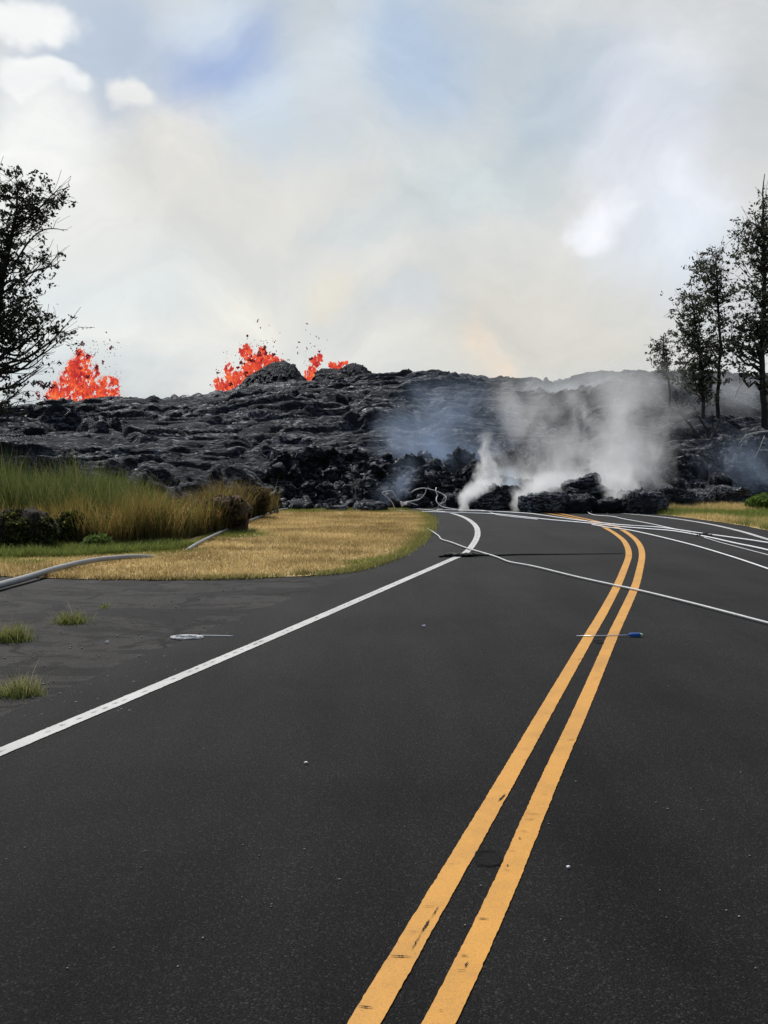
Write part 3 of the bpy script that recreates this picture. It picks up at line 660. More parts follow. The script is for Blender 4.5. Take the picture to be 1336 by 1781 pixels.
# small things on the asphalt
c = gnd(1003, 1108.5); e = gnd(1118, 1108.0)
root = empty('screwdriver', (c+e)/2, 'long thin tool with a blue handle lying across the yellow lines', 'hand tool')
MB().tube([c+Vector((0, 0, .012)), c.lerp(e, .4)+Vector((0, 0, .013)), c.lerp(e, .80)+Vector((0, 0, .018))], lambda t: .0045, 8).build('rod', M['steel'], root)
hx = smooth_path([c.lerp(e, .79)+Vector((0, 0, .02)), c.lerp(e, .84)+Vector((0, 0, .02)), c.lerp(e, .96)+Vector((0, 0, .02))], .008)
MB().tube(hx, lambda t: .010+.008*min(1, t*5), 6).build('handle', M['blue'], root, False)
M['tip'] = mat_simple('pale_green_cap', (.4, .55, .3), (.6, .7, .5), 30, .4)
MB().tube([c.lerp(e, .96)+Vector((0, 0, .02)), c.lerp(e, .985)+Vector((0, 0, .02)), c.lerp(e, 1.0)+Vector((0, 0, .02))], lambda t: .015-.006*t, 8).build('end_cap', M['tip'], root)
c = gnd(325, 1110); mb = MB(); rr = random.Random(4)
for k in range(7):
    ph = rr.uniform(0, 6.28); a_, b_ = rr.uniform(.10, .142), rr.uniform(.035, .075)
    mb.tube(smooth_path([c+Vector((a_*math.cos(ph+t*.35)+rr.uniform(-.008, .008), b_*math.sin(ph+t*.35)+rr.uniform(-.008, .008), .006+.002*k)) for t in range(17)], .02), .0030, 5)
t0 = gnd(351, 1107.6); t1 = gnd(405, 1107.6)
mb.tube(smooth_path([c+Vector((.10, .02, .012)), t0+Vector((0, 0, .012)), t1+Vector((0, 0, .008))], .03), .0042, 6)
tag(mb.build('wire_coil', M['wcable']), 'thin white wire coiled flat with a straight tail on the old asphalt', 'wire coil')
def scrap(px, py, s, label, mat='wcable'):
    c = gnd(px, py); n = 9
    pts = [(math.cos(2*math.pi*k/n)*s*random.uniform(.6, 1.1), math.sin(2*math.pi*k/n)*s*.8*random.uniform(.5, 1.1)) for k in range(n)]
    V = [(c.x+a, c.y+b, .006+random.uniform(0, .004)) for a, b in pts]+[(c.x+a*.7, c.y+b*.7, .006+s*.45+random.uniform(0, s*.3)) for a, b in pts]
    Fc = [(k, (k+1) % n, n+(k+1) % n, n+k) for k in range(n)]+[tuple(range(n, 2*n))]
    tag(mesh('paper_scrap', V, Fc, M[mat]), label, 'litter')
scrap(737, 1090.5, .022, 'white scrap on the asphalt between the white edge line and the blue tool')
scrap(532, 1329, .012, 'tiny white scrap alone in the middle of the left lane')
scrap(988, 1511, .009, 'tiny white scrap right of the yellow lines in the foreground')
scrap(312, 999.5, .035, 'white scrap at the front edge of the dry grass')
scrap(186, 1118, .016, 'white scrap on the old asphalt beside the grass tufts')

# pebbles
vr = []; fq = []; off = 0; Vi, Fi = ico()
for i in range(420):
    px = random.uniform(-40, 520) if i < 300 else random.uniform(0, 1336); py = random.uniform(1015, 1250) if i < 300 else random.uniform(920, 1700)
    if px > 520-(py-1010)*1.3 and i < 300: continue
    c = gnd(px, py); s = random.uniform(.0025, .010 if i < 300 else .005)
    vr.append(Vi*s*np.array([random.uniform(.7, 1.3), random.uniform(.7, 1.3), .6])+np.array([c.x, c.y, .003 if i >= 300 else 0])); fq.append(Fi+off); off += len(Vi)
M['peb'] = mat_simple('pebble', (.06, .055, .05), (.28, .26, .24), 6, .8)
tag(mesh('gravel', np.concatenate(vr), np.concatenate(fq), M['peb']), 'scattered small gravel on the asphalt', 'gravel', kind='stuff')

# ------------------------------------------------------------------ grasses
def inpoly(x, y, poly):
    n = len(poly); c = np.zeros(len(x), bool); j = n-1
    for i in range(n):
        xi, yi, xj, yj = poly[i][0], poly[i][1], poly[j][0], poly[j][1]
        if yi != yj: c ^= ((yi > y) != (yj > y)) & (x < (xj-xi)*(y-yi)/(yj-yi)+xi)
        j = i
    return c
def blades(P, h, w, lean, cols, segs=2, curl=.6, rng=RNG):
    """P Nx3 roots, arrays h, w; cols (base Nx3, tip Nx3)"""
    n = len(P); az = rng.uniform(0, 2*np.pi, n); fa = rng.uniform(0, 2*np.pi, n)
    ln = lean*rng.uniform(.2, 1, n)
    lv = []; cv = []
    sx, sy = np.cos(fa), np.sin(fa)
    for s in range(segs+1):
        t = s/segs; ww = w*(1-t)**.8*.5 if s < segs else w*.04
        off = ln*h*(t**(1+curl))
        cx = P[:, 0]+np.cos(az)*off; cy = P[:, 1]+np.sin(az)*off; cz = P[:, 2]+h*t*np.sqrt(np.clip(1-(ln*t)**2*.6, .1, 1))
        for sg in (-1, 1):
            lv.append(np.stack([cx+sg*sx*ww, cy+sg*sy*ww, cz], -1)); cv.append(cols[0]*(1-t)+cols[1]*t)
    V = np.stack(lv, 1); C = np.stack(cv, 1); k = 2*(segs+1)
    f = []
    for s in range(segs): f.append([2*s, 2*s+1, 2*s+3, 2*s+2])
    f = np.array(f); Fq = (np.arange(n)[:, None, None]*k+f[None]).reshape(-1, 4)
    return V.reshape(-1, 3), Fq, C.reshape(-1, 3)
def pick(rng, n, pal):
    pal = np.array(pal); i = rng.integers(0, len(pal), n); return pal[i]*rng.uniform(.7, 1.25, (n, 1))
def scatter(poly, n, rng=RNG):
    xs = [p[0] for p in poly]; ys = [p[1] for p in poly]
    x = rng.uniform(min(xs), max(xs), n); y = rng.uniform(min(ys), max(ys), n); k = inpoly(x, y, [(p[0], p[1]) for p in poly]); return x[k], y[k]
def px_of(x, y, z=0):
    f = y*CP-(z-H)*SP; u = y*SP+(z-H)*CP
    return W0/2+F*x/f, H0/2-F*u/f
# dry mown verge
vis = [Vector((-13, 13.2, 0))]+[v for v in verge_poly[1:-2]]+[Vector((VG[-1].x, 26.8, 0)), Vector((-13, 26.8, 0))]
x, y = scatter(vis, 430000)
ppx, ppy = px_of(x, y)
keepm = ~((ppx < 480) & (ppy < 960-(ppx)*.05) & (ppy < np.interp(ppx, [0, 250, 340, 400, 480], [955, 950, 940, 915, 890])))
x, y, ppx, ppy = x[keepm], y[keepm], ppx[keepm], ppy[keepm]
gmix = sstep(-.12, .30, fbm(x*.5, y*.5, seed=5, o=3)+.85*sstep(430, 120, ppx)*sstep(985, 950, ppy)+.75*sstep(520, 330, ppx)*sstep(965, 930, ppy)-.3)
edge = np.minimum.reduce([np.hypot(x-p.x, y-p.y) for p in smooth_path(VG[4:], .35)])
gmix = np.maximum(gmix, .75*sstep(.45, .05, edge)*sstep(400, 560, ppx))
n = len(x); straw = pick(RNG, n, [(.62, .46, .19), (.72, .55, .26), (.54, .38, .15), (.80, .66, .36), (.44, .30, .12)]); green = pick(RNG, n, [(.20, .24, .05), (.15, .20, .04), (.32, .31, .09)])
patch = .82+.62*fbm(x*1.1, y*1.9, seed=15, o=5, g=.6)[:, None]*np.array([1, 1.05, 1.2])
cb = (straw*(1-gmix[:, None])+green*gmix[:, None])*patch
hh = RNG.uniform(.025, .07, n)*(1+.5*fbm(x*2, y*2, seed=8, o=3))+.04*sstep(.25, .0, edge)
ep = smooth_path(VG, .012); ne = 26000; ei = RNG.integers(0, len(ep), ne); ex_ = np.array([ep[i].x for i in ei])+RNG.normal(0, .05, ne); ey_ = np.array([ep[i].y for i in ei])+RNG.normal(0, .05, ne)
kx = fbm(ex_*1.6, ey_*1.6, seed=77, o=4) > RNG.uniform(-.5, .25, ne); ex_, ey_ = ex_[kx], ey_[kx]; ne = len(ex_)
ge = sstep(-3.2, -1.0, ex_)[:, None]*.7; ce = pick(RNG, ne, [(.5, .38, .15), (.36, .25, .09), (.2, .13, .05), (.62, .5, .24)])*(1-ge)+pick(RNG, ne, [(.18, .22, .05), (.26, .28, .08)])*ge
x = np.concatenate([x, ex_]); y = np.concatenate([y, ey_]); cb = np.concatenate([cb, ce]); hh = np.concatenate([hh, RNG.uniform(.03, .08, ne)]); n = len(x)
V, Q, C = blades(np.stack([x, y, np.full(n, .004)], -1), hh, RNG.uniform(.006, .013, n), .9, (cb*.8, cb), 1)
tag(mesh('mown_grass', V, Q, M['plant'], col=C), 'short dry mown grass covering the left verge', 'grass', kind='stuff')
# right verge
x, y = scatter([(v.x, v.y) for v in rverge_poly], 330000); ppx, ppy = px_of(x, y); k = ppx < 2100; x, y, ppx = x[k], y[k], ppx[k]; n = len(x)
gm = sstep(-.1, .4, fbm(x*.6, y*.6, seed=25, o=3)+.4*sstep(1250, 1336, ppx))[:, None]
cb = pick(RNG, n, [(.60, .47, .20), (.70, .56, .27), (.46, .35, .14)])*(1-gm)+pick(RNG, n, [(.14, .19, .04), (.2, .24, .06)])*gm
V, Q, C = blades(np.stack([x, y, np.full(n, .004)], -1), RNG.uniform(.04, .16, n)*(1+.5*fbm(x*1.5, y*1.5, seed=28, o=3)), RNG.uniform(.008, .014, n), .8, (cb*.85, cb), 2)
tag(mesh('roadside_grass', V, Q, M['plant'], col=C), 'dry yellow grass strip right of the road in front of the lava', 'grass', kind='stuff')
# tall green grass at left: top edge in the photo around y=795
def field(name, n, x0, x1, y0, y1, topf, pal_b, pal_t, label, w, lean, segs, cond=None, seed=1, hvar=.28):
    rg = np.random.default_rng(seed); Yd = rg.uniform(y0, y1, n); px = rg.uniform(x0, x1, n)
    # clumping
    Yd += .3*rg.normal(0, 1, n)*0; x = (px-W0/2)/F*Yd
    cl_ = fbm(x*1.5, Yd*1.5, seed=seed+2, o=3); k = cl_ > -.35+0*x
    if cond is not None: k &= cond(px, Yd)
    x, Yd, px, cl_ = x[k], Yd[k], px[k], cl_[k]; n = len(x)
    h = topf(px, Yd)*(1-hvar*rg.random(n)**.8*2)*(1+.55*cl_+.30*fbm(x*3.5, Yd*2.5, seed=seed+7, o=3))*np.where(rg.random(n) < .03, 1.18, 1)
    h = np.clip(h, .06, None)
    cb = pick(rg, n, pal_b); ct = pick(rg, n, pal_t)
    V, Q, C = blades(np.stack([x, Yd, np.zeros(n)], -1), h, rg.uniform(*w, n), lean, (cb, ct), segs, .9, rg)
    return tag(mesh(name, V, Q, M['plant'], col=C), label, 'grass', kind='stuff')
def hz(py, Y): return H-(py-HOR)/F*Y   # height reaching that photo row at distance Y
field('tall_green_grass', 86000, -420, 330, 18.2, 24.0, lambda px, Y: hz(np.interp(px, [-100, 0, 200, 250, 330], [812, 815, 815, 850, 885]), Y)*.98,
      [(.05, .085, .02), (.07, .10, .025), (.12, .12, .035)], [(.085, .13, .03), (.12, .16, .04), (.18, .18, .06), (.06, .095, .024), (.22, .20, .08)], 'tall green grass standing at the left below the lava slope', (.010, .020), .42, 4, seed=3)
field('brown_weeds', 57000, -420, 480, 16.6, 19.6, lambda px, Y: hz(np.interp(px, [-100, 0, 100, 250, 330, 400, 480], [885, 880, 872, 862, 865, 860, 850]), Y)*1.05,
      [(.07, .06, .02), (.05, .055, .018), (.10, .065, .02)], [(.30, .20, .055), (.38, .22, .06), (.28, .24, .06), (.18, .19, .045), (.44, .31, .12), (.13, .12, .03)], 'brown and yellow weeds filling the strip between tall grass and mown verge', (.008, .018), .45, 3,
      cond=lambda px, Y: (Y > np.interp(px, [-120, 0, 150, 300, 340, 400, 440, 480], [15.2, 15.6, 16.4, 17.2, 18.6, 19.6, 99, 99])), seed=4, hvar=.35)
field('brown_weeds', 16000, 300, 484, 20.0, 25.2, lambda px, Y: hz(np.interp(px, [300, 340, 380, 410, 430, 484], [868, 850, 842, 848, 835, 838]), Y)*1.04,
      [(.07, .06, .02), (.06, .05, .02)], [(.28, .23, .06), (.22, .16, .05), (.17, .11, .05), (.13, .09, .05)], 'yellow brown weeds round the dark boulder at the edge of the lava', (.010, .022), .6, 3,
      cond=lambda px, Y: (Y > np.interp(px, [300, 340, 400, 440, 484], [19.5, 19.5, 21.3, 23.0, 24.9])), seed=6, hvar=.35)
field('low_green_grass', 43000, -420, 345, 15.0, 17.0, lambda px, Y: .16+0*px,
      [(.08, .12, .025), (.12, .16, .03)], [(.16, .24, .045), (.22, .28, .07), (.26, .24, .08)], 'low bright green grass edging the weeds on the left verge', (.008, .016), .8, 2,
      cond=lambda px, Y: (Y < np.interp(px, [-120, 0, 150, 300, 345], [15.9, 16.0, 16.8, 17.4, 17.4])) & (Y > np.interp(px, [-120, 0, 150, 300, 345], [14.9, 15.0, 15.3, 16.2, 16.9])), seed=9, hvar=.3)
# broad-leaf bits in the weeds
def leafcloud(cent, rad, n, size, pal, rg, squash=1.0, shell=.35):
    """n leaf quads near an ellipsoid's surface/volume"""
    dv = rg.normal(0, 1, (n, 3)); dv /= np.linalg.norm(dv, axis=1)[:, None]
    rr_ = (shell+(1-shell)*rg.random(n)**.5)[:, None]
    P = np.array(cent)+dv*rr_*np.array(rad)*(1+.25*fbm(dv[:, 0]*2, dv[:, 1]*2, dv[:, 2]*2, o=3, seed=int(rg.integers(99))))[:, None]
    return P, leafquads(P, size, pal, rg)
def leafquads(P, size, pal, rg, thin=.45):
    n = len(P); a = rg.normal(0, 1, (n, 3)); a /= np.linalg.norm(a, axis=1)[:, None]
    b = rg.normal(0, 1, (n, 3)); b -= a*(a*b).sum(1)[:, None]; b /= np.linalg.norm(b, axis=1)[:, None]
    s = size*rg.uniform(.6, 1.3, n)[:, None]; a = a*s; b = b*s*thin
    V = np.stack([P-a, P-b*1.0+a*.1, P+a, P+b+a*.1], 1).reshape(-1, 3)
    Q = np.arange(4*n).reshape(n, 4); C = np.repeat(pick(rg, n, pal), 4, 0); return V, Q, C
def bush(name, px, py, w, h, Y, label, pal, cat, core=True, dens=1.0, leaf=.045, seed=1, rock='rock'):
    rg = np.random.default_rng(seed); c = at(px, py, Y); s = Y/F; rx, rz = w/2*s, h*s
    base_z = 0.0; root = empty(name, (c.x, Y, base_z), label, cat)
    rz = max(rz, .2); cz = c.z
    hz_ = cz+rz/2; zc = hz_/2 ; rzz = hz_/2
    if core:
        kk = 1.4 if rock == 'rock2' else 1; V, Q = blob_mesh(rx*1.55*kk, rx*1.2*kk, hz_*.76*kk, seed+40, .3, .95, 70, 40, .10)
        V = V+np.array([c.x, Y, zc]); mesh('boulder' if cat == 'boulder' else 'branches', V, Q, M[rock], root, True)
    _, (V, Q, C) = leafcloud((c.x, Y, zc), (rx, rx*.8, rzz), int((15000 if core else 4200)*dens), leaf*(1.25 if core else 1), pal, rg, shell=.8 if core else .3)
    V[:, 2] = np.maximum(V[:, 2], .01); mesh('creeper' if cat == 'boulder' else 'foliage', V, Q, M['plant'], root, col=C); return root
DK = [(.025, .03, .012), (.04, .045, .015), (.06, .05, .025)]
bush('vine_covered_boulder', 38, 928, 118, 74, 16.2, 'large rounded dark boulder under creepers at the left picture edge', DK+[(.16, .18, .04)], 'boulder', dens=1.0, leaf=.03, seed=2)
bush('vine_covered_boulder', 125, 925, 66, 66, 16.9, 'narrow dark vine covered mound right of the large boulder', DK+[(.14, .17, .03), (.2, .2, .04)], 'boulder', dens=.9, leaf=.03, seed=3)
bush('vine_covered_boulder', 388, 893, 84, 62, 19.9, 'brown mossy boulder beside the far end of the grey pipe', [(.05, .04, .02), (.08, .055, .03), (.12, .09, .03)], 'boulder', dens=.3, leaf=.03, seed=4, rock='rock2')
bush('dry_shrub', 440, 872, 66, 52, 23.6, 'brown weedy shrub against the lava behind the mossy boulder', [(.07, .05, .03), (.10, .075, .03), (.16, .13, .04)], 'shrub', False, 1.6, .035, 5)
bush('green_shrub', 168, 947, 52, 36, 16.4, 'small leafy green plant in front of the brown weeds', [(.10, .16, .03), (.15, .2, .05)], 'shrub', False, .22, .04, 6)
bush('green_shrub', 1346, 880, 100, 46, 26.5, 'bright green bush at the right picture edge above the dry grass', [(.10, .17, .03), (.15, .22, .05), (.07, .12, .02)], 'shrub', False, 1.3, .05, 7)
rg = np.random.default_rng(12); n = 92000; Yd = rg.uniform(16.0, 19.4, n); px_ = rg.uniform(-420, 440, n)
k = (Yd > np.interp(px_, [-120, 0, 150, 300, 340, 400, 440], [15.4, 15.9, 16.7, 17.4, 18.8, 19.3, 99])); Yd, px_ = Yd[k], px_[k]; x_ = (px_-W0/2)/F*Yd
cl_ = fbm(x_*1.8, Yd*1.8, seed=44, o=3); k = cl_ > -.05; Yd, px_, x_, cl_ = Yd[k], px_[k], x_[k], cl_[k]; n = len(x_)
top_ = hz(np.interp(px_, [-100, 0, 100, 250, 330, 440], [895, 890, 885, 878, 880, 885]), Yd)*(.8+.5*cl_)
P_ = np.stack([x_, Yd, np.clip(top_*rg.random(n)**.6, .03, None)], -1)
V, Q, C = leafquads(P_, .030, [(.16, .15, .04), (.30, .22, .07), (.10, .11, .03), (.24, .26, .06), (.34, .16, .06), (.05, .05, .02)], rg, .5)
tag(mesh('weed_leaves', V, Q, M['plant'], col=C), 'leafy yellow and brown weeds among the dry stems on the left', 'weeds', kind='stuff')
# tufts in the asphalt cracks
def tuft(px, py, wpx, h, n, label, seed, dry=.2):
    rg = np.random.default_rng(seed); c = gnd(px, py); s = c.y/F; r_ = wpx/2*s
    root = empty('grass_tuft', c, label, 'grass tuft', 'grass tufts in the cracks of the old asphalt')
    x = c.x+rg.normal(0, r_*.42, n); y = c.y+rg.normal(0, .06, n)
    pal = [(.14, .18, .035), (.20, .23, .06), (.10, .14, .03)]; cb = pick(rg, n, pal); ct = pick(rg, n, pal+[(.42, .38, .18)])
    m_ = rg.random(n) < dry; ct[m_] = np.array([.42, .34, .18])
    V, Q, C = blades(np.stack([x, y, np.full(n, -.012)], -1), rg.uniform(.35, 1, n)*h, rg.uniform(.004, .008, n), .9, (cb, ct), 4, .8, rg)
    mesh('blades', V, Q, M['plant'], root, col=C)
    n2 = 4; V, Q, C = blades(np.stack([c.x+rg.normal(0, r_*.3, n2), np.full(n2, c.y), np.zeros(n2)], -1), rg.uniform(1.2, 1.7, n2)*h, np.full(n2, .005), .4, (np.full((n2, 3), .25), np.tile([.45, .40, .28], (n2, 1))), 3, .8, rg)
    mesh('seed_stalks', V, Q, M['plant'], root, col=C)
tuft(22, 1113, 74, .19, 620, 'largest green grass tuft, at the left picture edge in the old asphalt', 1)
tuft(123, 1083, 62, .15, 460, 'green grass tuft with a pale stalk, second from the left in the old asphalt', 2)
tuft(182, 1056, 14, .07, 90, 'smallest round grass tuft, farthest one in the old asphalt', 3, 0)
tuft(34, 1208, 88, .17, 420, 'sparse yellowish grass tuft nearest the camera', 4, .45)

# ------------------------------------------------------------------ trees
def tree(name, Y, trunk_px, ells, n_clump, leaves, label, pal, seed, r0=.16, leaf=.09, bare=None, spread=.34, cat='tree'):
    rd = random.Random(seed); rg = np.random.default_rng(seed)
    T = [at(a, b, Y+c_) for a, b, c_ in trunk_px]; base = T[0]
    root = empty(name, base, label, cat)
    path = smooth_path(T, .25); L = len(path)
    for i, p in enumerate(path): path[i] = p+Vector((mnoise.noise(p*1.3+Vector((seed, 0, 0))), mnoise.noise(p*1.3+Vector((0, seed, 0))), 0))*.07
    mb = MB().tube(path, lambda t: r0*(1-t)**.8+.012, 8)
    LP = []
    tot = sum(e_[2]*e_[3] for e_ in ells) if ells else 1
    for (ex, ey, ew, eh) in ells:
        for k in range(max(2, int(n_clump*ew*eh/tot))):
            a = rd.uniform(0, 6.283); rr_ = rd.random()**.5
            depth = rd.uniform(-1, 1)*ew*Y/F*.8
            c = at(ex+ew*rr_*math.cos(a), ey+eh*rr_*math.sin(a), Y+depth)
            # branch from the trunk, attach point below the clump
            best = min(range(L), key=lambda i: abs(path[i].z-(c.z-.5*math.hypot(c.x-path[i].x, c.y-path[i].y)-.2))+.2*(path[i]-c).length)
            q = path[best]; mid = q.lerp(c, .55)+Vector((rd.uniform(-.15, .15), rd.uniform(-.15, .15), -.10*(c-q).length))
            tb = best/(L-1); rb = min(.04, .3*(r0*(1-tb)+.012))
            m1 = q.lerp(c, .3)+Vector((rd.uniform(-.22, .22), rd.uniform(-.2, .2), rd.uniform(-.05, .18))); mb.tube(smooth_path([q, m1, mid+Vector((rd.uniform(-.15, .15), 0, rd.uniform(-.15, .15))), c], .18), lambda t, rb=rb: rb*(1-t)**.7+.006, 5)
            for _ in range(3):
                e2 = c+Vector((rd.gauss(0, spread), rd.gauss(0, spread), rd.gauss(.1, spread))); mb.tube(smooth_path([mid.lerp(c, .6), c.lerp(e2, .4), e2], .12), .006, 4)
            m_ = int(leaves*rd.uniform(.2, 1.2)); sub = rg.normal(0, 1, (5, 3))*spread*.85
            P = np.array(c)+sub[rg.integers(0, 5, m_)]+rg.normal(0, 1, (m_, 3))*np.array([spread, spread, spread*.6])*.24
            LP.append(P)
    for (pts, rb) in (bare or []):
        pth = smooth_path([at(a, b, Y+c_) for a, b, c_ in pts], .15); mb.tube(pth, lambda t: rb*(1-t)**.8+.006, 5)
        for i in range(2, len(pth)-1, 2):
            p = pth[i]; dr = (pth[i+1]-pth[i-1]).normalized(); side = Vector((rd.uniform(-1, 1), rd.uniform(-1, 1), rd.uniform(-.3, 1))).normalized()
            e2 = p+(dr*.7+side*.7)*rd.uniform(.2, .75); mb.tube(smooth_path([p, p.lerp(e2, .5)+side*.06, e2], .1), lambda t: .008*(1-t)+.004, 4)
            e3 = e2+(dr+Vector((rd.uniform(-1, 1), rd.uniform(-1, 1), rd.uniform(-.5, .8))))*.22; mb.tube([p.lerp(e2, .5), e3], .004, 4)
    mb.build('trunk', M['bark'], root, True)
    if LP:
        P = np.concatenate(LP); V, Q, C = leafquads(P, leaf, pal, rg, .5); mesh('crown', V, Q, M['leaf'], root, col=C)
    return root
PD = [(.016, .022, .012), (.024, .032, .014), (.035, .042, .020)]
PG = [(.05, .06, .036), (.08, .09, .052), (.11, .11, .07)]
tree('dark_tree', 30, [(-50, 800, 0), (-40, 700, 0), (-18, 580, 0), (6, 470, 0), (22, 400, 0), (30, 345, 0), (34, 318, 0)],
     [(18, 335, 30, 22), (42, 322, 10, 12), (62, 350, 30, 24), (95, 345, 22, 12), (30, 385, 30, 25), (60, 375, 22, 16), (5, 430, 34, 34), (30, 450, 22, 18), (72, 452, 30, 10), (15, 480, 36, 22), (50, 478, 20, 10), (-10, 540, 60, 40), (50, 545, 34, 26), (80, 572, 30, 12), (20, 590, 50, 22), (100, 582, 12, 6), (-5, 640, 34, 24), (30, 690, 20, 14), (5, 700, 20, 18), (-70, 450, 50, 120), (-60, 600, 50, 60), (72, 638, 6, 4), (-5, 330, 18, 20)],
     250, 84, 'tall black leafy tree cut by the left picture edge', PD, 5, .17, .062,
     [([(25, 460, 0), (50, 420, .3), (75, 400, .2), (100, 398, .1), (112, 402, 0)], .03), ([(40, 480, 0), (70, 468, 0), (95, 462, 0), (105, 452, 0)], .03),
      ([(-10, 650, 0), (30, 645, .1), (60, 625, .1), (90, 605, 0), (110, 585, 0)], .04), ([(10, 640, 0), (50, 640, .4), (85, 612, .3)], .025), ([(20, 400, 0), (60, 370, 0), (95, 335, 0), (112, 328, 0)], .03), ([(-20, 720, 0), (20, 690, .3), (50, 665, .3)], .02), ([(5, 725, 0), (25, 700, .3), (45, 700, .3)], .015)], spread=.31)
tree('tall_tree', 36, [(1332, 800, 0), (1329, 720, 0), (1326, 620, 0), (1330, 520, 0), (1329, 420, 0), (1327, 350, 0), (1330, 302, 0)],
     [(1328, 350, 12, 14), (1314, 380, 14, 14), (1306, 408, 28, 24), (1288, 395, 14, 10), (1326, 440, 30, 30), (1290, 450, 20, 12), (1312, 500, 18, 22), (1344, 400, 20, 60), (1325, 520, 20, 30), (1290, 560, 26, 20), (1300, 595, 34, 26), (1275, 600, 14, 16), (1330, 580, 24, 40), (1350, 520, 22, 90), (1300, 640, 20, 14), (1340, 680, 16, 20)],
     185, 60, 'tallest tree at the right picture edge, rising above the others', PG, 21, .125, .065, spread=.3)
tree('slender_tree', 37, [(1252, 800, 0), (1249, 740, 0), (1249, 660, 0), (1254, 600, 0), (1249, 530, 0), (1248, 470, 0), (1246, 434, 0)],
     [(1245, 445, 14, 12), (1232, 462, 22, 16), (1250, 485, 22, 18), (1236, 505, 20, 14), (1256, 520, 16, 16), (1252, 560, 16, 20), (1244, 595, 14, 20), (1265, 600, 12, 10), (1225, 530, 10, 12), (1250, 640, 10, 8)],
     74, 60, 'slender bare stemmed tree standing between the tallest tree and the bushy leaning one', PG, 31, .075, .06, spread=.26)
tree('bushy_tree', 36.5, [(1226, 815, 0), (1224, 740, 0), (1220, 660, 0), (1214, 590, 0), (1206, 540, 0), (1198, 508, 0)],
     [(1200, 515, 14, 12), (1190, 535, 16, 14), (1208, 545, 22, 20), (1194, 575, 20, 14), (1215, 585, 20, 22), (1190, 600, 16, 8), (1222, 615, 22, 20), (1205, 640, 26, 16), (1230, 660, 26, 16), (1190, 652, 14, 10), (1225, 690, 20, 12), (1196, 672, 14, 12)],
     105, 62, 'bushy dark tree with low hanging leaves, left of the slender one', PG, 41, .07, .06, spread=.28)
tree('small_tree', 44, [(1158, 760, 0), (1166, 700, 0), (1158, 640, 0), (1156, 600, 0), (1157, 580, 0)],
     [(1157, 588, 7, 8), (1152, 605, 11, 10), (1160, 620, 12, 12), (1150, 635, 12, 8), (1163, 645, 10, 10)],
     34, 60, 'small thin tree at the ridge, leftmost of the trees on the right', PG, 51, .06, .055, spread=.22)
tree('burnt_shrub', 33, [(1231, 830, 0), (1231, 800, 0), (1231, 775, 0), (1234, 765, 0)], [], 0, 0, 'bare burnt shrub with spread branches below the trees on the right', PG, 61, .10, .05,
     [([(1232, 775, 0), (1215, 760, .2), (1200, 738, .2), (1186, 722, .2), (1172, 690, .1)], .06), ([(1231, 778, 0), (1210, 758, -.2), (1190, 752, -.2), (1176, 748, -.2)], .05), ([(1233, 775, 0), (1228, 745, 0), (1215, 725, 0), (1208, 705, 0)], .045), ([(1234, 770, 0), (1246, 745, 0), (1256, 720, 0)], .045), ([(1234, 775, 0), (1240, 750, .5), (1238, 715, .5)], .04), ([(1230, 785, 0), (1212, 782, .4), (1196, 770, .5)], .03)], cat='shrub')
tree('thin_sapling', 38, [(1284, 640, 0), (1284, 620, 0), (1286, 600, 0), (1290, 580, 0)], [], 0, 0, 'thin bare sapling behind the tallest tree', PG, 71, .03, .05, cat='tree') if False else None
for pts, rr_, lab in [([(1296, 758, 31), (1312, 753, 31), (1336, 750, 31), (1380, 748, 31)], .028, 'upper bleached fallen trunk at the right picture edge'),
                      ([(1300, 783.5, 31.5), (1320, 782.5, 31.5), (1336, 783, 31.5), (1380, 784, 31.5)], .03, 'lower horizontal bleached trunk at the right picture edge'),
                      ([(1200, 789, 32), (1230, 794, 32), (1278, 802, 32)], .03, 'thin grey pole lying across the slope below the burnt shrub'),
                      ([(1308, 806, 31), (1316, 790, 31), (1322, 778, 31), (1330, 758, 31)], .014, 'crooked bleached branch leaning up between the two fallen trunks'),
                      ([(1283, 776, 31.5), (1292, 763, 31.5), (1298, 755, 31.5)], .012, 'thin bleached twig under the end of the upper fallen trunk'),
                      ]:
    tag(MB().tube(smooth_path([at(*p) for p in pts], .15), lambda t, rr_=rr_: rr_*(.5+.5*t), 7).build('dead_branch', M['pale']), lab, 'dead branch')

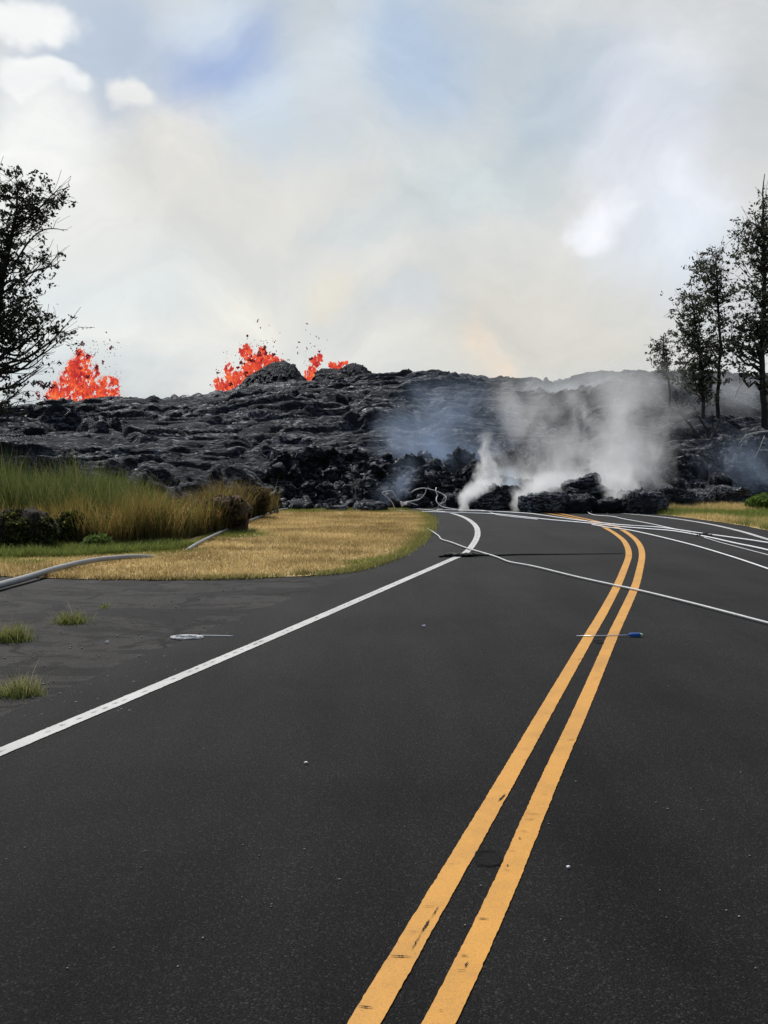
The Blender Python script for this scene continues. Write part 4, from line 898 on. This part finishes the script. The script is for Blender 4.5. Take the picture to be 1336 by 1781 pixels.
# ------------------------------------------------------------------ smoke (real volumes)
def fcurve(nt, fac, pts):
    c = nt.nodes.new('ShaderNodeFloatCurve'); cv = c.mapping.curves[0]
    cv.points[0].location = pts[0]; cv.points[1].location = pts[-1]
    for p in pts[1:-1]: cv.points.new(*p)
    c.mapping.update(); nt.links.new(fac, c.inputs['Value']); return c.outputs[0]
def smoke(name, label, Y, spine, dens, color, nsc=1.6, depth=1.0, soft=.62, contrast=(.12, 1.1), seed=0, warp=.6):
    """spine: list of (px, py, halfwidth px, density 0..1) bottom to top"""
    s = Y/F; pts = [(at(a, b, Y), w*s, dd) for a, b, w, dd in spine]
    z0, z1 = pts[0][0].z, pts[-1][0].z; x0 = pts[0][0].x; Hh = z1-z0
    xs = [p[0].x-x0 for p in pts]; wmax = max(p[1] for p in pts); xmax = max(abs(v) for v in xs)+1e-3
    V = []; Fc = []; n = 20; rings = 24
    for i in range(rings+1):
        t = i/rings; cx = np.interp(t, [(p[0].z-z0)/Hh for p in pts], xs); w = np.interp(t, [(p[0].z-z0)/Hh for p in pts], [p[1] for p in pts])
        for k in range(n):
            a = 2*math.pi*k/n; V.append((cx+w*1.12*math.cos(a), w*1.12*depth*math.sin(a), t*Hh))
    for i in range(rings):
        for k in range(n): Fc.append((i*n+k, i*n+(k+1) % n, (i+1)*n+(k+1) % n, (i+1)*n+k))
    Fc.append(tuple(range(n))[::-1]); Fc.append(tuple(rings*n+k for k in range(n)))
    m, nt, _, lk = newmat(name+'_volume')
    P = N(nt, 'ShaderNodeTexCoord').outputs['Object']
    wn = N(nt, 'ShaderNodeTexNoise'); wn.inputs['Scale'].default_value = nsc*.6; wn.inputs['Detail'].default_value = 3; lk.new(mapping(nt, P, (1, 1, .7), loc=(seed, seed*2, 0)), wn.inputs['Vector'])
    sub = N(nt, 'ShaderNodeVectorMath'); sub.operation = 'SUBTRACT'; lk.new(wn.outputs['Color'], sub.inputs[0]); sub.inputs[1].default_value = (.5, .5, .5)
    scl = N(nt, 'ShaderNodeVectorMath'); scl.operation = 'SCALE'; lk.new(sub.outputs[0], scl.inputs[0]); scl.inputs[3].default_value = warp
    add = N(nt, 'ShaderNodeVectorMath'); add.operation = 'ADD'; lk.new(P, add.inputs[0]); lk.new(scl.outputs[0], add.inputs[1])
    sp = N(nt, 'ShaderNodeSeparateXYZ'); lk.new(add.outputs[0], sp.inputs[0]); sp0 = N(nt, 'ShaderNodeSeparateXYZ'); lk.new(P, sp0.inputs[0])
    t = math_(nt, 'DIVIDE', sp0.outputs[2], Hh, clamp=True)
    zt = [(p[0].z-z0)/Hh for p in pts]
    cx = math_(nt, 'MULTIPLY', math_(nt, 'SUBTRACT', fcurve(nt, t, [(a, b/(2*xmax)+.5) for a, b in zip(zt, xs)]), .5), 2*xmax)
    w = math_(nt, 'MULTIPLY', fcurve(nt, t, [(a, p[1]/wmax) for a, p in zip(zt, pts)]), wmax)
    dn = fcurve(nt, t, [(a, p[2]) for a, p in zip(zt, pts)])
    dx = math_(nt, 'DIVIDE', math_(nt, 'SUBTRACT', sp.outputs[0], cx), w)
    dy = math_(nt, 'DIVIDE', sp.outputs[1], math_(nt, 'MULTIPLY', w, depth))
    rr_ = math_(nt, 'SQRT', math_(nt, 'ADD', math_(nt, 'MULTIPLY', dx, dx), math_(nt, 'MULTIPLY', dy, dy)))
    fall = math_(nt, 'SUBTRACT', 1.0, rr_, clamp=True)
    nz = noiset(nt, mapping(nt, add.outputs[0], (1, 1, .75), loc=(seed*3, 0, seed)), nsc, 7, .62, .5)
    val = math_(nt, 'MULTIPLY_ADD', math_(nt, 'SUBTRACT', nz, .5), soft*4.2, fall)
    nzr = N(nt, 'ShaderNodeMapRange'); nzr.interpolation_type = 'SMOOTHSTEP'; lk.new(val, nzr.inputs['Value']); nzr.inputs['From Min'].default_value = contrast[0]; nzr.inputs['From Max'].default_value = contrast[1]
    edge_ = math_(nt, 'MULTIPLY', fall, 5.0, clamp=True)
    D = math_(nt, 'MULTIPLY', math_(nt, 'MULTIPLY', math_(nt, 'MULTIPLY', nzr.outputs[0], edge_), dn), dens)
    v = N(nt, 'ShaderNodeVolumePrincipled'); v.inputs['Color'].default_value = (*color, 1); lk.new(D, v.inputs['Density']); v.inputs['Anisotropy'].default_value = .45
    out = N(nt, 'ShaderNodeOutputMaterial'); lk.new(v.outputs[0], out.inputs['Volume'])
    o = mesh(name, V, Fc, m); o.location = (x0, Y, z0); tag(o, label, 'smoke'); return o
WS = (.985, .992, .995); BS = (.58, .72, .95)
SF = dict(contrast=(.0, 1.25))
smoke('steam_plume', 'thin white steam column rising straight up left of the lava slabs', 27.3, [(834, 884, 28, .6), (838, 865, 36, 1), (850, 848, 40, .9), (849, 820, 28, .8), (846, 790, 22, .6), (844, 745, 18, .0)], 7.5, WS, 4.4, .8, seed=1, warp=.45, **SF)
smoke('steam_plume', 'small white steam curl spilling to the asphalt left of the long lava slab', 25.6, [(808, 889, 14, .6), (808, 878, 18, 1), (814, 864, 26, .9), (832, 850, 34, .6), (846, 832, 28, .0)], 11, WS, 5.0, .9, seed=2, warp=.3, **SF)
smoke('steam_plume', 'white steam spilling between the two front lava slabs', 25.9, [(899, 890, 14, .7), (902, 876, 20, 1), (915, 862, 34, .8), (938, 845, 52, .5), (962, 818, 60, .0)], 7.5, WS, 4.2, .8, seed=3, warp=.35, **SF)
smoke('steam_plume', 'low white steam lying over the slabs left of the tilted plates', 27.5, [(958, 872, 50, .5), (962, 858, 74, 1), (970, 842, 78, .6), (978, 818, 60, .0)], 3.2, WS, 2.6, .7, seed=12, warp=.5, **SF)
smoke('steam_plume', 'small steam wisp at the road edge in the far right lava block', 25.4, [(1096, 891, 12, .6), (1093, 880, 17, 1), (1086, 868, 22, .7), (1080, 848, 24, .0)], 11, WS, 5.0, .8, seed=13, warp=.25, **SF)
smoke('steam_plume', 'faint bluish steam puff just right of the thin straight column', 27.6, [(878, 872, 22, .5), (884, 856, 34, 1), (886, 838, 36, .8), (884, 808, 26, .0)], 3.5, (.80, .88, .97), 3.0, .8, seed=14, warp=.4, **SF)
smoke('steam_plume', 'widest steam plume rising high at the right of the blocked road', 28.6, [(1078, 890, 60, .6), (1076, 868, 95, 1), (1080, 820, 118, .62), (1084, 760, 128, .42), (1086, 700, 132, .27), (1080, 655, 135, .12), (1075, 615, 120, .0)], 2.7, WS, 1.1, .55, seed=4, warp=1.0, contrast=(.06, 1.15))
smoke('steam_plume', 'drifting grey steam cloud above the middle lava slabs', 29.2, [(945, 884, 90, .5), (965, 850, 135, 1), (965, 810, 125, .55), (945, 760, 115, .36), (925, 700, 120, .28), (915, 665, 110, .10), (905, 635, 90, .0)], 1.9, WS, 1.2, .55, seed=5, warp=1.2, contrast=(.06, 1.2))
smoke('steam_plume', 'short dense white steam burst just right of the tilted lava plates', 26.2, [(1092, 886, 26, .5), (1090, 872, 38, 1), (1084, 856, 46, .9), (1082, 836, 54, .5), (1084, 800, 60, .0)], 6.0, WS, 3.4, .8, seed=6, warp=.45, **SF)
smoke('blue_smoke', 'thin blue smoke hanging over the lava slope left of the steam', 30.5, [(740, 876, 80, .4), (745, 845, 125, 1), (755, 800, 150, .9), (765, 755, 150, .7), (780, 700, 140, .45), (785, 660, 120, .1), (785, 635, 90, .0)], .46, BS, 1.0, .6, seed=7, warp=1.2, contrast=(.05, .95))
smoke('blue_smoke', 'faint blue smoke around the bent wire behind the dry grass', 27.4, [(672, 886, 36, .5), (676, 865, 46, 1), (690, 840, 46, .8), (706, 815, 40, .4), (716, 785, 34, .0)], .8, BS, 1.8, .7, seed=8)
smoke('blue_smoke', 'faint blue smoke low on the slope at the right picture edge', 30.2, [(1290, 856, 80, .5), (1290, 825, 115, 1), (1290, 795, 120, .7), (1295, 765, 110, .2), (1300, 740, 90, .0)], .36, BS, 1.1, .5, seed=9, contrast=(.05, .95))
smoke('grey_fumes', 'broad thin grey fumes veiling the slope behind the trees on the right', 50, [(1120, 800, 240, .4), (1120, 760, 290, .9), (1130, 720, 320, 1), (1140, 690, 330, .9), (1140, 655, 320, .35), (1140, 620, 290, .0)], .22, (.84, .88, .92), .35, .5, seed=10, warp=2.0, contrast=(.0, .9))
# ------------------------------------------------------------------ world
SUN_AZ, SUN_EL = R(-28), R(52)     # azimuth from +Y towards +X
w = bpy.data.worlds.new('World'); SC.world = w; w.use_nodes = True; nt = w.node_tree; nt.nodes.clear(); lk = nt.links
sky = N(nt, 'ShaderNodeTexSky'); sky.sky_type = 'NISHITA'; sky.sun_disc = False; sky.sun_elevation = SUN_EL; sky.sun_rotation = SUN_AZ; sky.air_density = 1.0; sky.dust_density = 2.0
dirv = N(nt, 'ShaderNodeTexCoord').outputs['Generated']
nv = N(nt, 'ShaderNodeVectorMath'); nv.operation = 'NORMALIZE'; lk.new(dirv, nv.inputs[0]); D0 = nv.outputs[0]
wn = N(nt, 'ShaderNodeTexNoise'); wn.inputs['Scale'].default_value = 5.0; wn.inputs['Detail'].default_value = 5; wn.inputs['Roughness'].default_value = .55; lk.new(D0, wn.inputs['Vector'])
sb = N(nt, 'ShaderNodeVectorMath'); sb.operation = 'SUBTRACT'; lk.new(wn.outputs['Color'], sb.inputs[0]); sb.inputs[1].default_value = (.5, .5, .5)
sc_ = N(nt, 'ShaderNodeVectorMath'); sc_.operation = 'SCALE'; lk.new(sb.outputs[0], sc_.inputs[0]); sc_.inputs[3].default_value = .16
ad = N(nt, 'ShaderNodeVectorMath'); ad.operation = 'ADD'; lk.new(D0, ad.inputs[0]); lk.new(sc_.outputs[0], ad.inputs[1]); DW = ad.outputs[0]
K = 10.0
def kc(c): return tuple(v*K for v in c)
n1 = noiset(nt, mapping(nt, D0, (1, 1, 2.0), loc=(.3, .1, .2)), 3.2, 7, .55, .5)
base_c = mixc(nt, ramp(nt, n1, [(.38, 0.0), (.62, 1.0)]), kc((.56, .63, .69)), kc((.82, .825, .80)))
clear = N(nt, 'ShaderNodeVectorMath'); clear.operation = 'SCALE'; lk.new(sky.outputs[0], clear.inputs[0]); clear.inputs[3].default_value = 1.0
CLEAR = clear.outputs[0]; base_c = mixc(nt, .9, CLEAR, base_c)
def blobn(px, py, r_in, r_out, colr, amt, sq=1.0, warped=True):
    """soft cloud patch centred on a sky direction; radii in photo pixels at the picture's scale, sq flattens it"""
    global base_c
    dd = ray(px, py).normalized()
    s1 = N(nt, 'ShaderNodeVectorMath'); s1.operation = 'SUBTRACT'; lk.new(DW if warped else D0, s1.inputs[0]); s1.inputs[1].default_value = dd
    s2 = mapping(nt, s1.outputs[0], (1, 1, sq))
    ln = N(nt, 'ShaderNodeVectorMath'); ln.operation = 'LENGTH'; lk.new(s2, ln.inputs[0])
    mr = N(nt, 'ShaderNodeMapRange'); mr.interpolation_type = 'SMOOTHERSTEP'; lk.new(ln.outputs['Value'], mr.inputs['Value'])
    mr.inputs['From Min'].default_value = r_out/F; mr.inputs['From Max'].default_value = r_in/F; mr.inputs['To Min'].default_value = 0; mr.inputs['To Max'].default_value = amt
    base_c = mixc(nt, mr.outputs[0], base_c, kc(colr))
BL = (.36, .48, .76); BL2 = (.47, .57, .72); WH = (.96, .97, .97)
blobn(680, 420, 60, 560, (.755, .755, .725), .8, 1.1)
blobn(320, 300, 80, 340, (.79, .775, .735), .85, 1.0)
blobn(1250, 250, 60, 480, (.67, .68, .685), .75, .9)
blobn(560, 120, 40, 330, (.60, .66, .71), .75, 1.6)
blobn(380, 85, 10, 210, BL, .9, 1.5)
blobn(150, 80, 10, 200, BL2, .85, 1.0)
blobn(720, 75, 10, 180, (.44, .57, .76), .8, .9)
blobn(330, 10, 10, 130, (.74, .82, .90), .7, 1.6)
blobn(600, 70, 0, 90, (.74, .80, .86), .5, 1.2)
blobn(980, 190, 20, 230, (.52, .61, .70), .85, 1.6)
blobn(830, 310, 20, 240, (.59, .67, .71), .8, 1.9)
blobn(480, 190, 0, 140, (.60, .71, .83), .7, 1.0)
blobn(760, 535, 10, 130, (.62, .69, .76), .8, 2.2)
blobn(240, 500, 20, 260, (.69, .76, .79), .85, 2.4)
blobn(640, 390, 10, 200, (.66, .72, .745), .6, 3.0)
blobn(1140, 440, 10, 170, (.76, .82, .91), .85, .8)
blobn(1120, 240, 10, 170, (.70, .74, .85), .8, .8)
blobn(1150, 400, 10, 120, (.84, .88, .97), .7, 1.0)
blobn(1180, 160, 10, 110, (.76, .80, .85), .6, .8)
blobn(1085, 300, 5, 110, (.76, .79, .86), .6, .8)
blobn(1045, 385, 35, 88, (.90, .93, 1.0), .9, 1.6)
blobn(25, 60, 45, 78, WH, .95, 1.4)
blobn(45, 168, 55, 84, WH, .95, 2.0)
blobn(215, 165, 30, 68, (.90, .90, .88), .85, 2.0)
blobn(70, 290, 40, 170, (.95, .96, .95), .9, 1.2)
blobn(150, 420, 40, 190, (.86, .87, .85), .7, 1.2)
blobn(450, 500, 30, 260, (.80, .80, .765), .7, 2.0)
blobn(950, 590, 40, 340, (.70, .675, .61), .75, 1.7)
blobn(870, 628, 4, 62, (.96, .74, .56), .5, .6, True)
blobn(590, 500, 10, 70, (.82, .77, .66), .6, 1.0)
blobn(440, 560, 10, 140, (.87, .86, .79), .6, 1.8)
blobn(60, 560, 10, 190, (.80, .86, .87), .7, 1.2)
pn = noiset(nt, mapping(nt, DW, (1, 1, 1.5)), 6.5, 8, .58, .9)
base_c = mixc(nt, 1.0, base_c, ramp(nt, pn, [(.34, (.90, .915, .93)), (.5, (.985, .985, .98)), (.66, (1.07, 1.06, 1.045))]), 'MULTIPLY')
# the fume and cloud bank fills the sky ahead; unseen sky overhead and behind made clear and dimmer to darken camera-facing lava
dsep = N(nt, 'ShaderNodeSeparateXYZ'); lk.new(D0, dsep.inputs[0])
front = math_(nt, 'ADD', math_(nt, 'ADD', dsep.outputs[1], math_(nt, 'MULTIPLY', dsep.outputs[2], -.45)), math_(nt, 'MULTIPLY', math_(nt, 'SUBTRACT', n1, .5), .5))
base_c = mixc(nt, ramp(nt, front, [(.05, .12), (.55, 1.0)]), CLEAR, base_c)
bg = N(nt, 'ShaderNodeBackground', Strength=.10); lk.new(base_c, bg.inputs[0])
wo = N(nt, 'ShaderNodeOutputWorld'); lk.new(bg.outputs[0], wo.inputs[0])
sl = bpy.data.lights.new('sun', 'SUN'); sl.energy = 4.0; sl.angle = R(1.2); sl.color = (1, .965, .91)
so = bpy.data.objects.new('sun', sl); COL.objects.link(so)
sd = Vector((math.sin(SUN_AZ)*math.cos(SUN_EL), math.cos(SUN_AZ)*math.cos(SUN_EL), math.sin(SUN_EL)))
so.rotation_euler = sd.to_track_quat('Z', 'Y').to_euler(); so.location = sd*60
sky.sun_rotation = SUN_AZ
# ------------------------------------------------------------------ render settings
vs = SC.view_settings; SC.display_settings.display_device = 'sRGB'; vs.view_transform = 'Standard'; vs.look = 'None'; vs.exposure = 0; vs.gamma = 1; vs.use_curve_mapping = False
SC.render.engine = 'CYCLES'; cy = SC.cycles
cy.volume_bounces = 8; cy.max_bounces = 9; cy.diffuse_bounces = 2; cy.glossy_bounces = 2; cy.transmission_bounces = 4; cy.transparent_max_bounces = 12
cy.volume_step_rate = 1.0; cy.volume_max_steps = 160
cy.use_denoising = True
